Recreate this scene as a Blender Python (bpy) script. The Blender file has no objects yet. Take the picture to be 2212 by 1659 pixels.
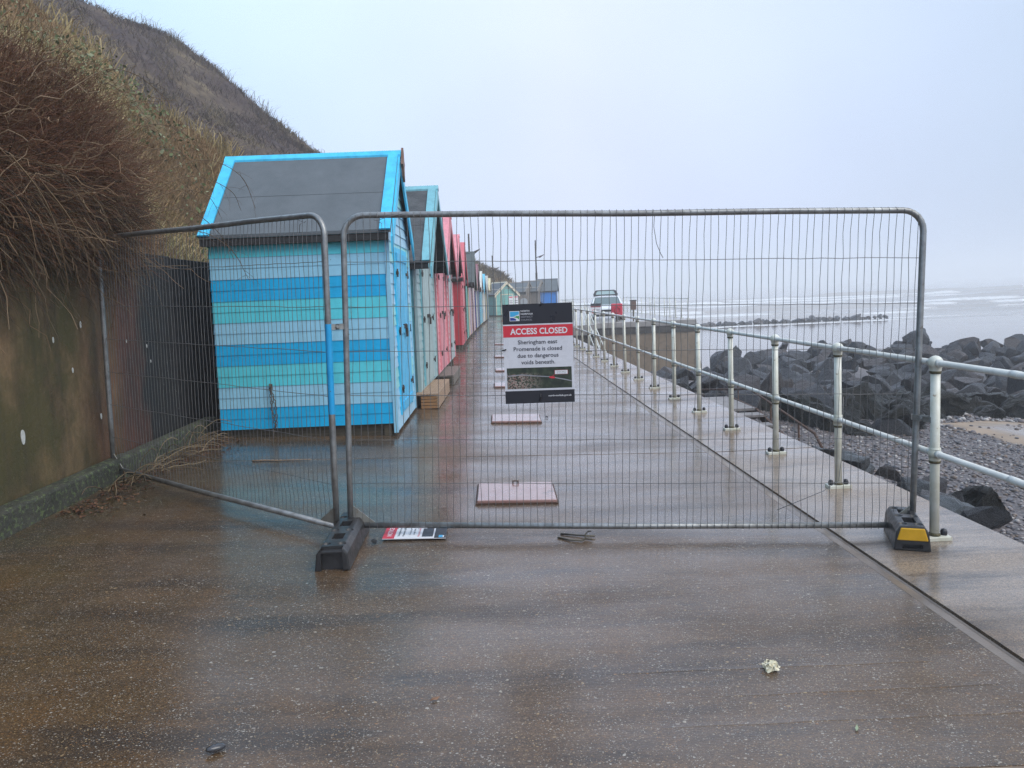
import bpy, bmesh, math, random
import numpy as np
from mathutils import Vector, Matrix
R_ = math.radians
rnd = random.Random(7)
nr = np.random.default_rng(11)
S = bpy.context.scene
COL = S.collection

# ------------------------------------------------------------------ camera
cam_d = bpy.data.cameras.new("camera")
cam_d.sensor_width = 36.0
cam_d.lens = 36.0 * 1630.0 / 2212.0
cam_d.shift_y = -0.0269
cam_d.clip_start = 0.05
cam_d.clip_end = 6000
cam = bpy.data.objects.new("camera", cam_d)
COL.objects.link(cam)
cam.matrix_world = (Matrix.Translation((0, 0, 1.5)) @ Matrix.Rotation(-0.035857, 4, 'Z')
                    @ Matrix.Rotation(math.pi / 2 - 0.0823, 4, 'X') @ Matrix.Rotation(-0.04, 4, 'Z'))
S.camera = cam

# ------------------------------------------------------------------ sky and sun
SUN_EL, SUN_AZ = 46.0, 128.0        # azimuth clockwise from +Y (behind the camera, towards the sea)
w = bpy.data.worlds.new("World")
S.world = w
w.use_nodes = True
nt = w.node_tree
nt.nodes.clear()
def N(t, typ, **k):
    n = t.nodes.new(typ)
    for a, b in k.items():
        setattr(n, a, b)
    return n
wo = N(nt, 'ShaderNodeOutputWorld'); bg = N(nt, 'ShaderNodeBackground')
sky = N(nt, 'ShaderNodeTexSky', sky_type='NISHITA', sun_disc=False)
sky.sun_elevation = R_(SUN_EL); sky.sun_rotation = R_(SUN_AZ)
sky.air_density = 1.0; sky.dust_density = 4.0
tc = N(nt, 'ShaderNodeTexCoord'); sep = N(nt, 'ShaderNodeSeparateXYZ')
nt.links.new(tc.outputs['Generated'], sep.inputs[0])
rampx = N(nt, 'ShaderNodeValToRGB')
mr = N(nt, 'ShaderNodeMapRange'); mr.inputs[1].default_value = -0.7; mr.inputs[2].default_value = 0.7
nt.links.new(sep.outputs['X'], mr.inputs[0]); nt.links.new(mr.outputs[0], rampx.inputs[0])
cr = rampx.color_ramp
cr.elements[0].position = 0.0; cr.elements[0].color = (0.42, 0.71, 1.04, 1)
cr.elements[1].position = 1.0; cr.elements[1].color = (0.43, 0.55, 0.70, 1)
e = cr.elements.new(0.32); e.color = (0.60, 0.77, 1.02, 1)
e = cr.elements.new(0.58); e.color = (0.70, 0.79, 1.0, 1)
e = cr.elements.new(0.80); e.color = (0.57, 0.68, 0.87, 1)
rampz = N(nt, 'ShaderNodeValToRGB')
nt.links.new(sep.outputs['Z'], rampz.inputs[0])
cz = rampz.color_ramp
cz.elements[0].position = 0.0; cz.elements[0].color = (0.90, 0.87, 0.90, 1)
cz.elements[1].position = 0.42; cz.elements[1].color = (1.0, 1.0, 1.0, 1)
noi = N(nt, 'ShaderNodeTexNoise'); noi.inputs['Scale'].default_value = 2.2; noi.inputs['Detail'].default_value = 3
nt.links.new(tc.outputs['Generated'], noi.inputs['Vector'])
mrn = N(nt, 'ShaderNodeMapRange'); mrn.inputs[1].default_value = 0.3; mrn.inputs[2].default_value = 0.7
mrn.inputs[3].default_value = 9.3; mrn.inputs[4].default_value = 10.7
nt.links.new(noi.outputs['Fac'], mrn.inputs[0])
m1 = N(nt, 'ShaderNodeMix', data_type='RGBA', blend_type='MULTIPLY'); m1.inputs[0].default_value = 1
nt.links.new(rampx.outputs[0], m1.inputs[6]); nt.links.new(rampz.outputs[0], m1.inputs[7])
sc_ = N(nt, 'ShaderNodeVectorMath', operation='SCALE')
nt.links.new(m1.outputs[2], sc_.inputs[0]); nt.links.new(mrn.outputs[0], sc_.inputs['Scale'])
mx = N(nt, 'ShaderNodeMix', data_type='RGBA'); mx.inputs[0].default_value = 0.04
nt.links.new(sc_.outputs[0], mx.inputs[6]); nt.links.new(sky.outputs[0], mx.inputs[7])
nt.links.new(mx.outputs[2], bg.inputs[0]); bg.inputs[1].default_value = 0.1
nt.links.new(bg.outputs[0], wo.inputs[0])

sun_d = bpy.data.lights.new("sun", 'SUN')
sun_d.energy = 1.9; sun_d.angle = R_(50); sun_d.color = (1.0, 0.96, 0.9)
sun = bpy.data.objects.new("sun", sun_d); COL.objects.link(sun)
sv = Vector((math.sin(R_(SUN_AZ)) * math.cos(R_(SUN_EL)), math.cos(R_(SUN_AZ)) * math.cos(R_(SUN_EL)), math.sin(R_(SUN_EL))))
sun.rotation_euler = sv.to_track_quat('Z', 'Y').to_euler()
sun.location = sv * 30
S.view_settings.view_transform = 'Standard'
S.view_settings.look = 'None'
S.view_settings.exposure = 0.4
S.view_settings.gamma = 1.0
S.render.engine = 'CYCLES'
cy = S.cycles
cy.use_denoising = True
cy.denoiser = 'OPENIMAGEDENOISE'
cy.denoising_prefilter = 'NONE'
cy.denoising_input_passes = 'RGB_ALBEDO_NORMAL'
cy.max_bounces = 6; cy.diffuse_bounces = 3; cy.glossy_bounces = 3; cy.transmission_bounces = 4
cy.volume_bounces = 1; cy.transparent_max_bounces = 8
cy.use_adaptive_sampling = True; cy.adaptive_threshold = 0.015
cy.caustics_reflective = False; cy.caustics_refractive = False

# ------------------------------------------------------------------ numeric noise
def _h(i, j, k=0):
    n = (i * 374761393 + j * 668265263 + k * 2147483647 + 1013904223) & 0xffffffff
    n = ((n ^ (n >> 13)) * 1274126177) & 0xffffffff
    return ((n ^ (n >> 16)) & 0xffff) / 65535.0
def vn(x, y, seed=0):
    x = np.asarray(x, float); y = np.asarray(y, float)
    i = np.floor(x).astype(np.int64); j = np.floor(y).astype(np.int64)
    u = x - i; v = y - j; u = u * u * (3 - 2 * u); v = v * v * (3 - 2 * v)
    return ((_h(i, j, seed) * (1 - u) + _h(i + 1, j, seed) * u) * (1 - v)
            + (_h(i, j + 1, seed) * (1 - u) + _h(i + 1, j + 1, seed) * u) * v)
def fbm(x, y, oct=4, seed=0):
    a, s, t = 0.5, 0.0, 0.0
    for o in range(oct):
        s = s + a * vn(np.asarray(x) * 2 ** o, np.asarray(y) * 2 ** o, seed + o * 17); t += a; a *= 0.5
    return s / t

# ------------------------------------------------------------------ mesh helpers
def link(o, parent=None):
    COL.objects.link(o)
    if parent is not None:
        o.parent = parent
    return o
def tag(o, label=None, cat=None, group=None, kind=None):
    if label: o['label'] = label
    if cat: o['category'] = cat
    if group: o['group'] = group
    if kind: o['kind'] = kind
    return o
def empty(name, loc=(0, 0, 0), rz=0.0, label=None, cat=None, group=None):
    o = bpy.data.objects.new(name, None)
    o.empty_display_size = 0.2
    o.location = loc; o.rotation_euler = (0, 0, rz)
    COL.objects.link(o)
    return tag(o, label, cat, group)
def from_np(name, V, F, mats, parent=None, smooth=False, mi=None, col=None):
    me = bpy.data.meshes.new(name)
    V = np.asarray(V, np.float32); F = np.asarray(F, np.int32)
    nf, k = F.shape
    me.vertices.add(len(V)); me.vertices.foreach_set('co', V.ravel())
    me.loops.add(nf * k); me.loops.foreach_set('vertex_index', F.ravel())
    me.polygons.add(nf)
    me.polygons.foreach_set('loop_start', np.arange(0, nf * k, k, dtype=np.int32))
    me.polygons.foreach_set('loop_total', np.full(nf, k, np.int32))
    if mi is not None: me.polygons.foreach_set('material_index', np.asarray(mi, np.int32))
    me.polygons.foreach_set('use_smooth', np.full(nf, smooth, bool))
    for m in (mats if isinstance(mats, (list, tuple)) else [mats]): me.materials.append(m)
    if col is not None:
        for nm, arr in col.items():
            arr = np.asarray(arr, np.float32)
            if arr.ndim == 1:
                at = me.attributes.new(nm, 'FLOAT', 'POINT'); at.data.foreach_set('value', arr)
            else:
                at = me.attributes.new(nm, 'FLOAT_COLOR', 'POINT')
                at.data.foreach_set('color', np.concatenate([arr, np.ones((len(arr), 1), np.float32)], 1).ravel())
    me.update(calc_edges=True); me.validate()
    return link(bpy.data.objects.new(name, me), parent)

class MB:
    def __init__(self): self.v = []; self.f = []; self.m = []; self.s = []
    def add(self, vs, fs, m=0, smooth=False):
        b = len(self.v); self.v += [tuple(p) for p in vs]
        for f in fs:
            self.f.append([b + i for i in f]); self.m.append(m); self.s.append(smooth)
        return self
    def box(self, x0, x1, y0, y1, z0, z1, m=0, T=None):
        vs = [(x, y, z) for z in (z0, z1) for y in (y0, y1) for x in (x0, x1)]
        if T is not None: vs = [T @ Vector(p) for p in vs]
        return self.add(vs, [(0, 2, 3, 1), (4, 5, 7, 6), (0, 1, 5, 4), (2, 6, 7, 3), (0, 4, 6, 2), (1, 3, 7, 5)], m)
    def bar(self, a, b, wd, th, up=(0, 0, 1), m=0):
        a = Vector(a); b = Vector(b); d = (b - a).normalized(); up = Vector(up)
        s = d.cross(up).normalized() * wd / 2; u = s.cross(d).normalized() * th / 2
        vs = [p + i * s + j * u for p in (a, b) for j in (-1, 1) for i in (-1, 1)]
        return self.add(vs, [(0, 2, 3, 1), (4, 5, 7, 6), (0, 1, 5, 4), (2, 6, 7, 3), (0, 4, 6, 2), (1, 3, 7, 5)], m)
    def prism(self, poly, fn, h0, h1, m=0, smooth=False):
        n = len(poly)
        vs = [fn(p[0], p[1], h0) for p in poly] + [fn(p[0], p[1], h1) for p in poly]
        fs = [tuple(range(n))[::-1], tuple(range(n, 2 * n))] + [(i, (i + 1) % n, n + (i + 1) % n, n + i) for i in range(n)]
        return self.add(vs, fs, m, smooth)
    def tube(self, pts, r, n=8, cap=True, m=0, closed=False):
        pts = [Vector(p) for p in pts]; k = len(pts)
        rs = r if isinstance(r, (list, tuple)) else [r] * k
        t0 = (pts[1] - pts[0]).normalized()
        ref = Vector((0, 0, 1)) if abs(t0.z) < 0.9 else Vector((1, 0, 0))
        nrm = t0.cross(ref).normalized(); vs = []; prev = t0
        for i in range(k):
            if closed: t = (pts[(i + 1) % k] - pts[i - 1]).normalized()
            elif i == 0: t = t0
            elif i == k - 1: t = (pts[-1] - pts[-2]).normalized()
            else: t = ((pts[i + 1] - pts[i]).normalized() + (pts[i] - pts[i - 1]).normalized()).normalized()
            q = prev.rotation_difference(t); nrm = (q @ nrm).normalized(); prev = t
            bn = t.cross(nrm)
            for j in range(n):
                a = 2 * math.pi * j / n
                vs.append(pts[i] + (nrm * math.cos(a) + bn * math.sin(a)) * rs[i])
        fs = []
        for i in range(k if closed else k - 1):
            i2 = (i + 1) % k
            for j in range(n):
                fs.append((i * n + j, i * n + (j + 1) % n, i2 * n + (j + 1) % n, i2 * n + j))
        self.add(vs, fs, m, True)
        if cap and not closed:
            b = len(self.v) - k * n
            for rg in (range(n - 1, -1, -1), range((k - 1) * n, k * n)):
                self.f.append([b + i for i in rg]); self.m.append(m); self.s.append(False)
        return self
    def lathe(self, prof, c=(0, 0, 0), n=16, m=0, T=None):
        vs = []; k = len(prof)
        for r, z in prof:
            for j in range(n):
                a = 2 * math.pi * j / n
                p = Vector((r * math.cos(a), r * math.sin(a), z))
                p = (T @ p) if T is not None else p
                vs.append(p + Vector(c))
        fs = [(i * n + j, i * n + (j + 1) % n, (i + 1) * n + (j + 1) % n, (i + 1) * n + j) for i in range(k - 1) for j in range(n)]
        return self.add(vs, fs, m, True)
    def ball(self, c, r, m=0, n=14, sz=1.0):
        pr = [(max(1e-4, r * math.sin(math.pi * i / 8)), -r * sz * math.cos(math.pi * i / 8)) for i in range(9)]
        return self.lathe(pr, c, n, m)
    def build(self, name, mats, parent=None, bevel=0.0, seg=2):
        me = bpy.data.meshes.new(name)
        me.from_pydata(self.v, [], self.f)
        for m in (mats if isinstance(mats, (list, tuple)) else [mats]): me.materials.append(m)
        me.polygons.foreach_set('material_index', self.m)
        me.polygons.foreach_set('use_smooth', self.s)
        me.update()
        o = link(bpy.data.objects.new(name, me), parent)
        if bevel:
            md = o.modifiers.new('bevel', 'BEVEL'); md.width = bevel; md.segments = seg; md.limit_method = 'ANGLE'
        return o

def tubes_np(P, r0, r1, sides=3):
    """P (n,k,3) paths -> verts, quad faces; r tapers r0 -> r1 (scalars or (n,))."""
    n, k, _ = P.shape
    T = np.gradient(P, axis=1); T /= np.linalg.norm(T, axis=2, keepdims=True) + 1e-9
    ref = np.where(np.abs(T[..., 2:3]) < 0.9, np.array([0, 0, 1.0]), np.array([1.0, 0, 0]))
    A = np.cross(T, ref); A /= np.linalg.norm(A, axis=2, keepdims=True) + 1e-9
    B = np.cross(T, A)
    r0 = np.broadcast_to(np.asarray(r0, float), (n,)); r1 = np.broadcast_to(np.asarray(r1, float), (n,))
    t = np.linspace(0, 1, k)
    rad = r0[:, None] * (1 - t) + r1[:, None] * t
    a = 2 * np.pi * np.arange(sides) / sides
    V = P[:, :, None, :] + rad[:, :, None, None] * (A[:, :, None, :] * np.cos(a)[None, None, :, None] + B[:, :, None, :] * np.sin(a)[None, None, :, None])
    idx = np.arange(n * k * sides).reshape(n, k, sides)
    f = np.stack([idx[:, :-1, :], np.roll(idx, -1, 2)[:, :-1, :], np.roll(idx, -1, 2)[:, 1:, :], idx[:, 1:, :]], -1)
    return V.reshape(-1, 3), f.reshape(-1, 4)

# ------------------------------------------------------------------ materials
def lin(r, g, b):
    f = lambda c: (c / 255 / 12.92) if c <= 10 else ((c / 255 + 0.055) / 1.055) ** 2.4
    return (f(r), f(g), f(b))
class NT:
    def __init__(self, name):
        self.m = bpy.data.materials.new(name); self.m.use_nodes = True
        self.t = self.m.node_tree; self.b = self.t.nodes['Principled BSDF']; self.out = self.t.nodes['Material Output']
        self.tc = N(self.t, 'ShaderNodeTexCoord')
    def set(self, **k):
        for a, v in k.items():
            i = self.b.inputs[a.replace('_', ' ')]
            if hasattr(v, 'is_output'): self.t.links.new(v, i)
            else: i.default_value = (*v, 1) if isinstance(v, tuple) and len(v) == 3 and i.type == 'RGBA' else v
        return self
    def vec(self, scale=(1, 1, 1), gen=False, rot=(0, 0, 0)):
        mp = N(self.t, 'ShaderNodeMapping'); mp.inputs['Scale'].default_value = scale; mp.inputs['Rotation'].default_value = rot
        self.t.links.new(self.tc.outputs['Generated' if gen else 'Object'], mp.inputs[0]); return mp.outputs[0]
    def noise(self, scale, detail=4, rough=0.55, vec=None, dist=0.0):
        n = N(self.t, 'ShaderNodeTexNoise'); n.inputs['Scale'].default_value = scale; n.inputs['Detail'].default_value = detail
        n.inputs['Roughness'].default_value = rough; n.inputs['Distortion'].default_value = dist
        self.t.links.new(vec if vec is not None else self.tc.outputs['Object'], n.inputs['Vector']); return n.outputs['Fac']
    def voro(self, scale, feature='F1', vec=None, rand=1.0):
        n = N(self.t, 'ShaderNodeTexVoronoi', feature=feature); n.inputs['Scale'].default_value = scale; n.inputs['Randomness'].default_value = rand
        self.t.links.new(vec if vec is not None else self.tc.outputs['Object'], n.inputs['Vector']); return n
    def ramp(self, fac, stops, interp='LINEAR'):
        n = N(self.t, 'ShaderNodeValToRGB'); c = n.color_ramp; c.interpolation = interp
        for i, (p, col) in enumerate(stops):
            col = (col, col, col) if isinstance(col, (int, float)) else col
            el = c.elements[i] if i < 2 else c.elements.new(p)
            el.position = p; el.color = (*col, 1)
        self.t.links.new(fac, n.inputs[0]); return n.outputs[0]
    def mix(self, fac, a, b, mode='MIX'):
        n = N(self.t, 'ShaderNodeMix', data_type='RGBA', blend_type=mode)
        for v, i in ((fac, 0), (a, 6), (b, 7)):
            if hasattr(v, 'is_output'): self.t.links.new(v, n.inputs[i])
            else: n.inputs[i].default_value = (*v, 1) if isinstance(v, tuple) else v
        return n.outputs[2]
    def math(self, op, a, b=0.0, c=0.0, clamp=False):
        n = N(self.t, 'ShaderNodeMath', operation=op, use_clamp=clamp)
        for v, i in ((a, 0), (b, 1), (c, 2)):
            if hasattr(v, 'is_output'): self.t.links.new(v, n.inputs[i])
            else: n.inputs[i].default_value = v
        return n.outputs[0]
    def rng(self, v, a, b, c=0.0, d=1.0):
        n = N(self.t, 'ShaderNodeMapRange')
        for i, x in enumerate((v, a, b, c, d)):
            if hasattr(x, 'is_output'): self.t.links.new(x, n.inputs[i])
            else: n.inputs[i].default_value = x
        return n.outputs[0]
    def xyz(self):
        n = N(self.t, 'ShaderNodeSeparateXYZ'); self.t.links.new(self.tc.outputs['Object'], n.inputs[0]); return n.outputs
    def attr(self, name):
        n = N(self.t, 'ShaderNodeAttribute', attribute_name=name); return n
    def bump(self, h, strength=0.3, dist=0.01, prev=None):
        n = N(self.t, 'ShaderNodeBump'); n.inputs['Strength'].default_value = strength; n.inputs['Distance'].default_value = dist
        self.t.links.new(h, n.inputs['Height'])
        if prev is not None: self.t.links.new(prev, n.inputs['Normal'])
        return n.outputs[0]

def pm(name, c1, c2=None, scale=4, rough=0.6, bump=0.0, bscale=40, metal=0.0, stretch=(1, 1, 1), coat=0.0, thr=(0.35, 0.65), bd=0.004, c3=None, s3=20, t3=(0.62, 0.7), spec=0.5, rvar=0.1):
    q = NT(name)
    v = q.vec(stretch)
    col = c1
    if c2 is not None:
        col = q.mix(q.rng(q.noise(scale, 6, 0.6, v), thr[0], thr[1]), c1, c2)
    if c3 is not None:
        col = q.mix(q.rng(q.noise(s3, 5, 0.65), t3[0], t3[1]), col, c3)
    q.set(Base_Color=col, Metallic=metal)
    q.set(Roughness=q.rng(q.noise(scale * 3, 3), 0.3, 0.7, max(0.02, rough - rvar), rough + rvar))
    q.b.inputs['Specular IOR Level'].default_value = spec
    if coat: q.set(Coat_Weight=coat, Coat_Roughness=0.15)
    if bump: q.set(Normal=q.bump(q.noise(bscale, 5, 0.6, v), bump, bd))
    return q.m
def paint(name, rgb, dirt=0.75, rough=0.45):
    c = lin(*rgb); d = tuple(x * dirt * 0.9 for x in c)
    q = NT(name)
    v = q.vec((1, 1, 0.25))
    col = q.mix(q.rng(q.noise(9, 6, 0.65, v), 0.45, 0.75), c, d)
    col = q.mix(q.rng(q.noise(55, 3, 0.6), 0.70, 0.76), col, (0.10, 0.085, 0.05))
    q.set(Base_Color=col, Roughness=q.rng(q.noise(12, 3), 0.3, 0.7, rough - 0.1, rough + 0.15))
    q.set(Normal=q.bump(q.noise(30, 6, 0.7, q.vec((3, 3, 14))), 0.25, 0.002))
    return q.m

M = {}
M['galv'] = pm('galvanised_tube', (0.20, 0.20, 0.195), (0.33, 0.34, 0.34), 14, 0.42, 0.15, 60, metal=0.65, c3=(0.12, 0.07, 0.035), s3=9, t3=(0.64, 0.72))
M['wire'] = pm('mesh_wire', (0.13, 0.13, 0.13), (0.21, 0.205, 0.20), 12, 0.5, metal=0.5)
M['gusset'] = pm('gusset_plate', (0.22, 0.215, 0.19), (0.34, 0.33, 0.29), 10, 0.55, metal=0.4, c3=(0.16, 0.07, 0.03), s3=14, t3=(0.6, 0.7))
M['clip'] = pm('zinc_clip', (0.38, 0.39, 0.38), (0.25, 0.25, 0.24), 30, 0.4, metal=0.7)
M['rubber'] = pm('black_rubber', (0.018, 0.018, 0.02), (0.035, 0.034, 0.034), 9, 0.38, 0.3, 120, c3=(0.07, 0.06, 0.055), s3=5, t3=(0.58, 0.75))
M['black'] = pm('black_plastic', (0.012, 0.012, 0.016), None, rough=0.4)
M['yellow'] = pm('yellow_plastic', lin(226, 172, 30), lin(200, 150, 30), 8, 0.4)
M['railwhite'] = pm('rail_paint', lin(218, 218, 208), lin(192, 190, 172), 7, 0.36, 0.15, 30, c3=(0.22, 0.14, 0.065), s3=18, t3=(0.65, 0.72))
M['railblue'] = pm('rail_tube_paint', lin(216, 217, 212), lin(196, 198, 194), 7, 0.34, 0.1, 30)
M['moss_edge'] = pm('algae_ring', (0.045, 0.04, 0.015), (0.12, 0.10, 0.05), 40, 0.7)
M['rust'] = pm('rusty_steel', (0.055, 0.028, 0.019), (0.095, 0.052, 0.034), 18, 0.75, 0.4, 60)
M['felt'] = pm('roof_felt', (0.098, 0.116, 0.130), (0.118, 0.137, 0.152), 3, 0.72, 0.5, 220, c3=(0.19, 0.20, 0.20), s3=160, t3=(0.62, 0.75), bd=0.003)
M['felt_dark'] = pm('roof_felt_dark', (0.055, 0.06, 0.065), (0.095, 0.10, 0.105), 4, 0.7, 0.7, 26, stretch=(1, 1, 3), bd=0.01)
M['felt_green'] = pm('roof_felt_green', (0.075, 0.095, 0.095), (0.11, 0.13, 0.13), 5, 0.7, 0.5, 60)
M['timber_dark'] = pm('wet_timber', (0.045, 0.038, 0.026), (0.10, 0.085, 0.055), 6, 0.55, 0.5, 30, stretch=(1, 8, 8))
M['timber'] = pm('new_timber', (0.30, 0.14, 0.05), (0.38, 0.20, 0.085), 7, 0.55, 0.4, 30, stretch=(8, 1, 8))
M['timber_pale'] = pm('pale_decking', (0.34, 0.22, 0.14), (0.42, 0.29, 0.19), 7, 0.5, 0.4, 30, stretch=(8, 1, 8))
M['timber_grey'] = pm('grey_timber', (0.16, 0.14, 0.12), (0.24, 0.21, 0.18), 7, 0.6, 0.4, 30, stretch=(8, 8, 1))
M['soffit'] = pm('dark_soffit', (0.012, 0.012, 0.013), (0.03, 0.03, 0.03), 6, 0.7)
M['steel'] = pm('stainless', (0.5, 0.5, 0.5), None, rough=0.3, metal=0.9)
M['iron'] = pm('black_iron', (0.025, 0.023, 0.022), (0.06, 0.04, 0.03), 30, 0.55, metal=0.3)
M['chain'] = pm('chain_steel', (0.16, 0.14, 0.11), (0.09, 0.06, 0.04), 60, 0.5, metal=0.7)
M['glass'] = pm('car_glass', (0.10, 0.15, 0.155), None, rough=0.06)

# wet exposed-aggregate concrete of the promenade
def prom_mat(name, base_a, base_b, agg=1.0, moss=True, tone=1.0):
    q = NT(name); X = q.xyz()
    big = q.noise(0.55, 5, 0.6)
    col = q.mix(q.rng(big, 0.35, 0.66), base_a, base_b)
    st = q.noise(1.1, 5, 0.65, q.vec((0.5, 1.6, 1)))
    col = q.mix(q.rng(st, 0.50, 0.72, 0, 0.65), col, tuple(c * 0.45 for c in base_a))
    if moss:
        mm = q.math('MULTIPLY', q.rng(X[0], -0.3, -2.9), q.rng(q.noise(1.3, 5, 0.7), 0.36, 0.58))
        col = q.mix(q.math('MULTIPLY', mm, 0.85), col, (0.075, 0.050, 0.018))
        mm2 = q.math('MULTIPLY', q.rng(X[0], -1.9, -3.0), q.rng(q.noise(2.3, 5, 0.7), 0.40, 0.6))
        col = q.mix(q.math('MULTIPLY', mm2, 0.8), col, (0.040, 0.045, 0.016))
    rust = q.rng(q.noise(0.9, 4, 0.6, q.vec((1.3, 0.5, 1), rot=(0, 0, 0.3))), 0.47, 0.66, 0, 0.85)
    col = q.mix(rust, col, (0.140, 0.074, 0.027))
    col = q.mix(q.rng(q.noise(1.6, 6, 0.7, q.vec((0.35, 1.7, 1))), 0.48, 0.62, 0, 0.8), col, (0.040, 0.031, 0.025))
    col = q.mix(q.rng(q.noise(150, 4, 0.75), 0.35, 0.7, 0, 0.5), col, tuple(c * 0.35 for c in base_a))
    pal = [(0.0, (0.22, 0.15, 0.09)), (0.2, (0.42, 0.36, 0.28)), (0.4, (0.27, 0.22, 0.18)), (0.55, (0.43, 0.39, 0.33)), (0.68, (0.26, 0.13, 0.05)), (0.84, (0.36, 0.25, 0.13))]
    gr = q.voro(210, vec=q.vec((1.0, 1.3, 1)))
    sg = N(q.t, 'ShaderNodeSeparateColor'); q.t.links.new(gr.outputs['Color'], sg.inputs[0])
    col = q.mix(0.55, col, q.mix(1.0, col, q.ramp(sg.outputs[0], [(0.0, (0.35, 0.33, 0.32)), (0.3, (0.8, 0.75, 0.7)), (0.55, (1.15, 1.1, 1.0)), (0.8, (1.9, 1.75, 1.5))], 'CONSTANT'), 'MULTIPLY'))
    hsum = None
    for scl, pick, rad in ((44, 0.93, 0.33), (85, 0.72, 0.38), (150, 0.42, 0.42)):
        vv = q.vec((1.0, 1.35, 1), rot=(0, 0, 0.25))
        jit = N(q.t, 'ShaderNodeVectorMath', operation='ADD')
        nn = N(q.t, 'ShaderNodeTexNoise'); nn.inputs['Scale'].default_value = scl * 1.7; nn.inputs['Detail'].default_value = 1
        q.t.links.new(q.tc.outputs['Object'], nn.inputs['Vector'])
        s2 = N(q.t, 'ShaderNodeVectorMath', operation='SCALE'); s2.inputs['Scale'].default_value = 0.55 / scl
        q.t.links.new(nn.outputs['Color'], s2.inputs[0]); q.t.links.new(vv, jit.inputs[0]); q.t.links.new(s2.outputs[0], jit.inputs[1])
        vo = q.voro(scl, vec=jit.outputs[0])
        sp = N(q.t, 'ShaderNodeSeparateColor'); q.t.links.new(vo.outputs['Color'], sp.inputs[0])
        near = q.rng(vo.outputs['Distance'], q.math('MULTIPLY', sp.outputs[1], rad), q.math('ADD', q.math('MULTIPLY', sp.outputs[1], rad), 0.06), 1, 0)
        on = q.math('GREATER_THAN', sp.outputs[0], q.math('SUBTRACT', pick + (1 - agg) * 0.3, q.rng(q.noise(0.8, 3), 0.3, 0.7, 0, 0.12)))
        k = q.math('MULTIPLY', near, on)
        col = q.mix(k, col, q.ramp(sp.outputs[2], pal, 'CONSTANT'))
        hsum = k if hsum is None else q.math('ADD', hsum, k)
    q.b.inputs['Specular IOR Level'].default_value = 0.2
    q.set(Base_Color=col)
    q.set(Roughness=q.rng(q.noise(1.7, 4, 0.6, q.vec((0.6, 1.5, 1))), 0.35, 0.65, 0.28, 0.5))
    fine = q.noise(85, 4, 0.7, q.vec((0.55, 1.7, 1)))
    brush = q.noise(26, 3, 0.6, q.vec((0.12, 1.6, 1)))
    h = q.math('ADD', q.math('MULTIPLY', hsum, 0.5), q.math('ADD', fine, q.math('MULTIPLY', brush, 1.1)))
    nb = q.bump(h, 0.9, 0.006)
    q.set(Normal=nb, Coat_Weight=q.rng(q.noise(0.8, 4, 0.6, q.vec((0.5, 1.5, 1))), 0.36, 0.58, 0.4, 1.0), Coat_Roughness=q.rng(q.noise(2.4, 4, 0.6, q.vec((0.6, 1.6, 1))), 0.35, 0.65, 0.06, 0.24), Coat_IOR=1.6)
    q.t.links.new(q.bump(h, 0.10, 0.004), q.b.inputs['Coat Normal'])
    return q.m
M['prom'] = prom_mat('wet_aggregate_concrete', (0.118, 0.068, 0.030), (0.158, 0.113, 0.079))
M['strip'] = prom_mat('wet_smooth_concrete', (0.28, 0.20, 0.14), (0.35, 0.285, 0.23), agg=0.35, moss=False)
M['mortar'] = pm('mortar_band', (0.20, 0.15, 0.11), (0.11, 0.08, 0.058), 2.5, 0.45, 0.8, 60, coat=0.35)
M['silt'] = pm('silt', (0.05, 0.03, 0.02), (0.10, 0.06, 0.035), 12, 0.5, 0.5, 60)
M['conc'] = pm('sea_wall_concrete', (0.17, 0.122, 0.078), (0.235, 0.175, 0.118), 1.6, 0.6, 0.5, 25, c3=(0.07, 0.055, 0.04), s3=3, t3=(0.55, 0.75))
M['conc_dark'] = pm('dark_concrete', (0.035, 0.032, 0.03), (0.075, 0.065, 0.055), 3, 0.6, 0.5, 25)
M['conc_pale'] = pm('platform_concrete', (0.25, 0.23, 0.22), (0.33, 0.31, 0.29), 2, 0.4, 0.3, 25, coat=0.6)

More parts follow.
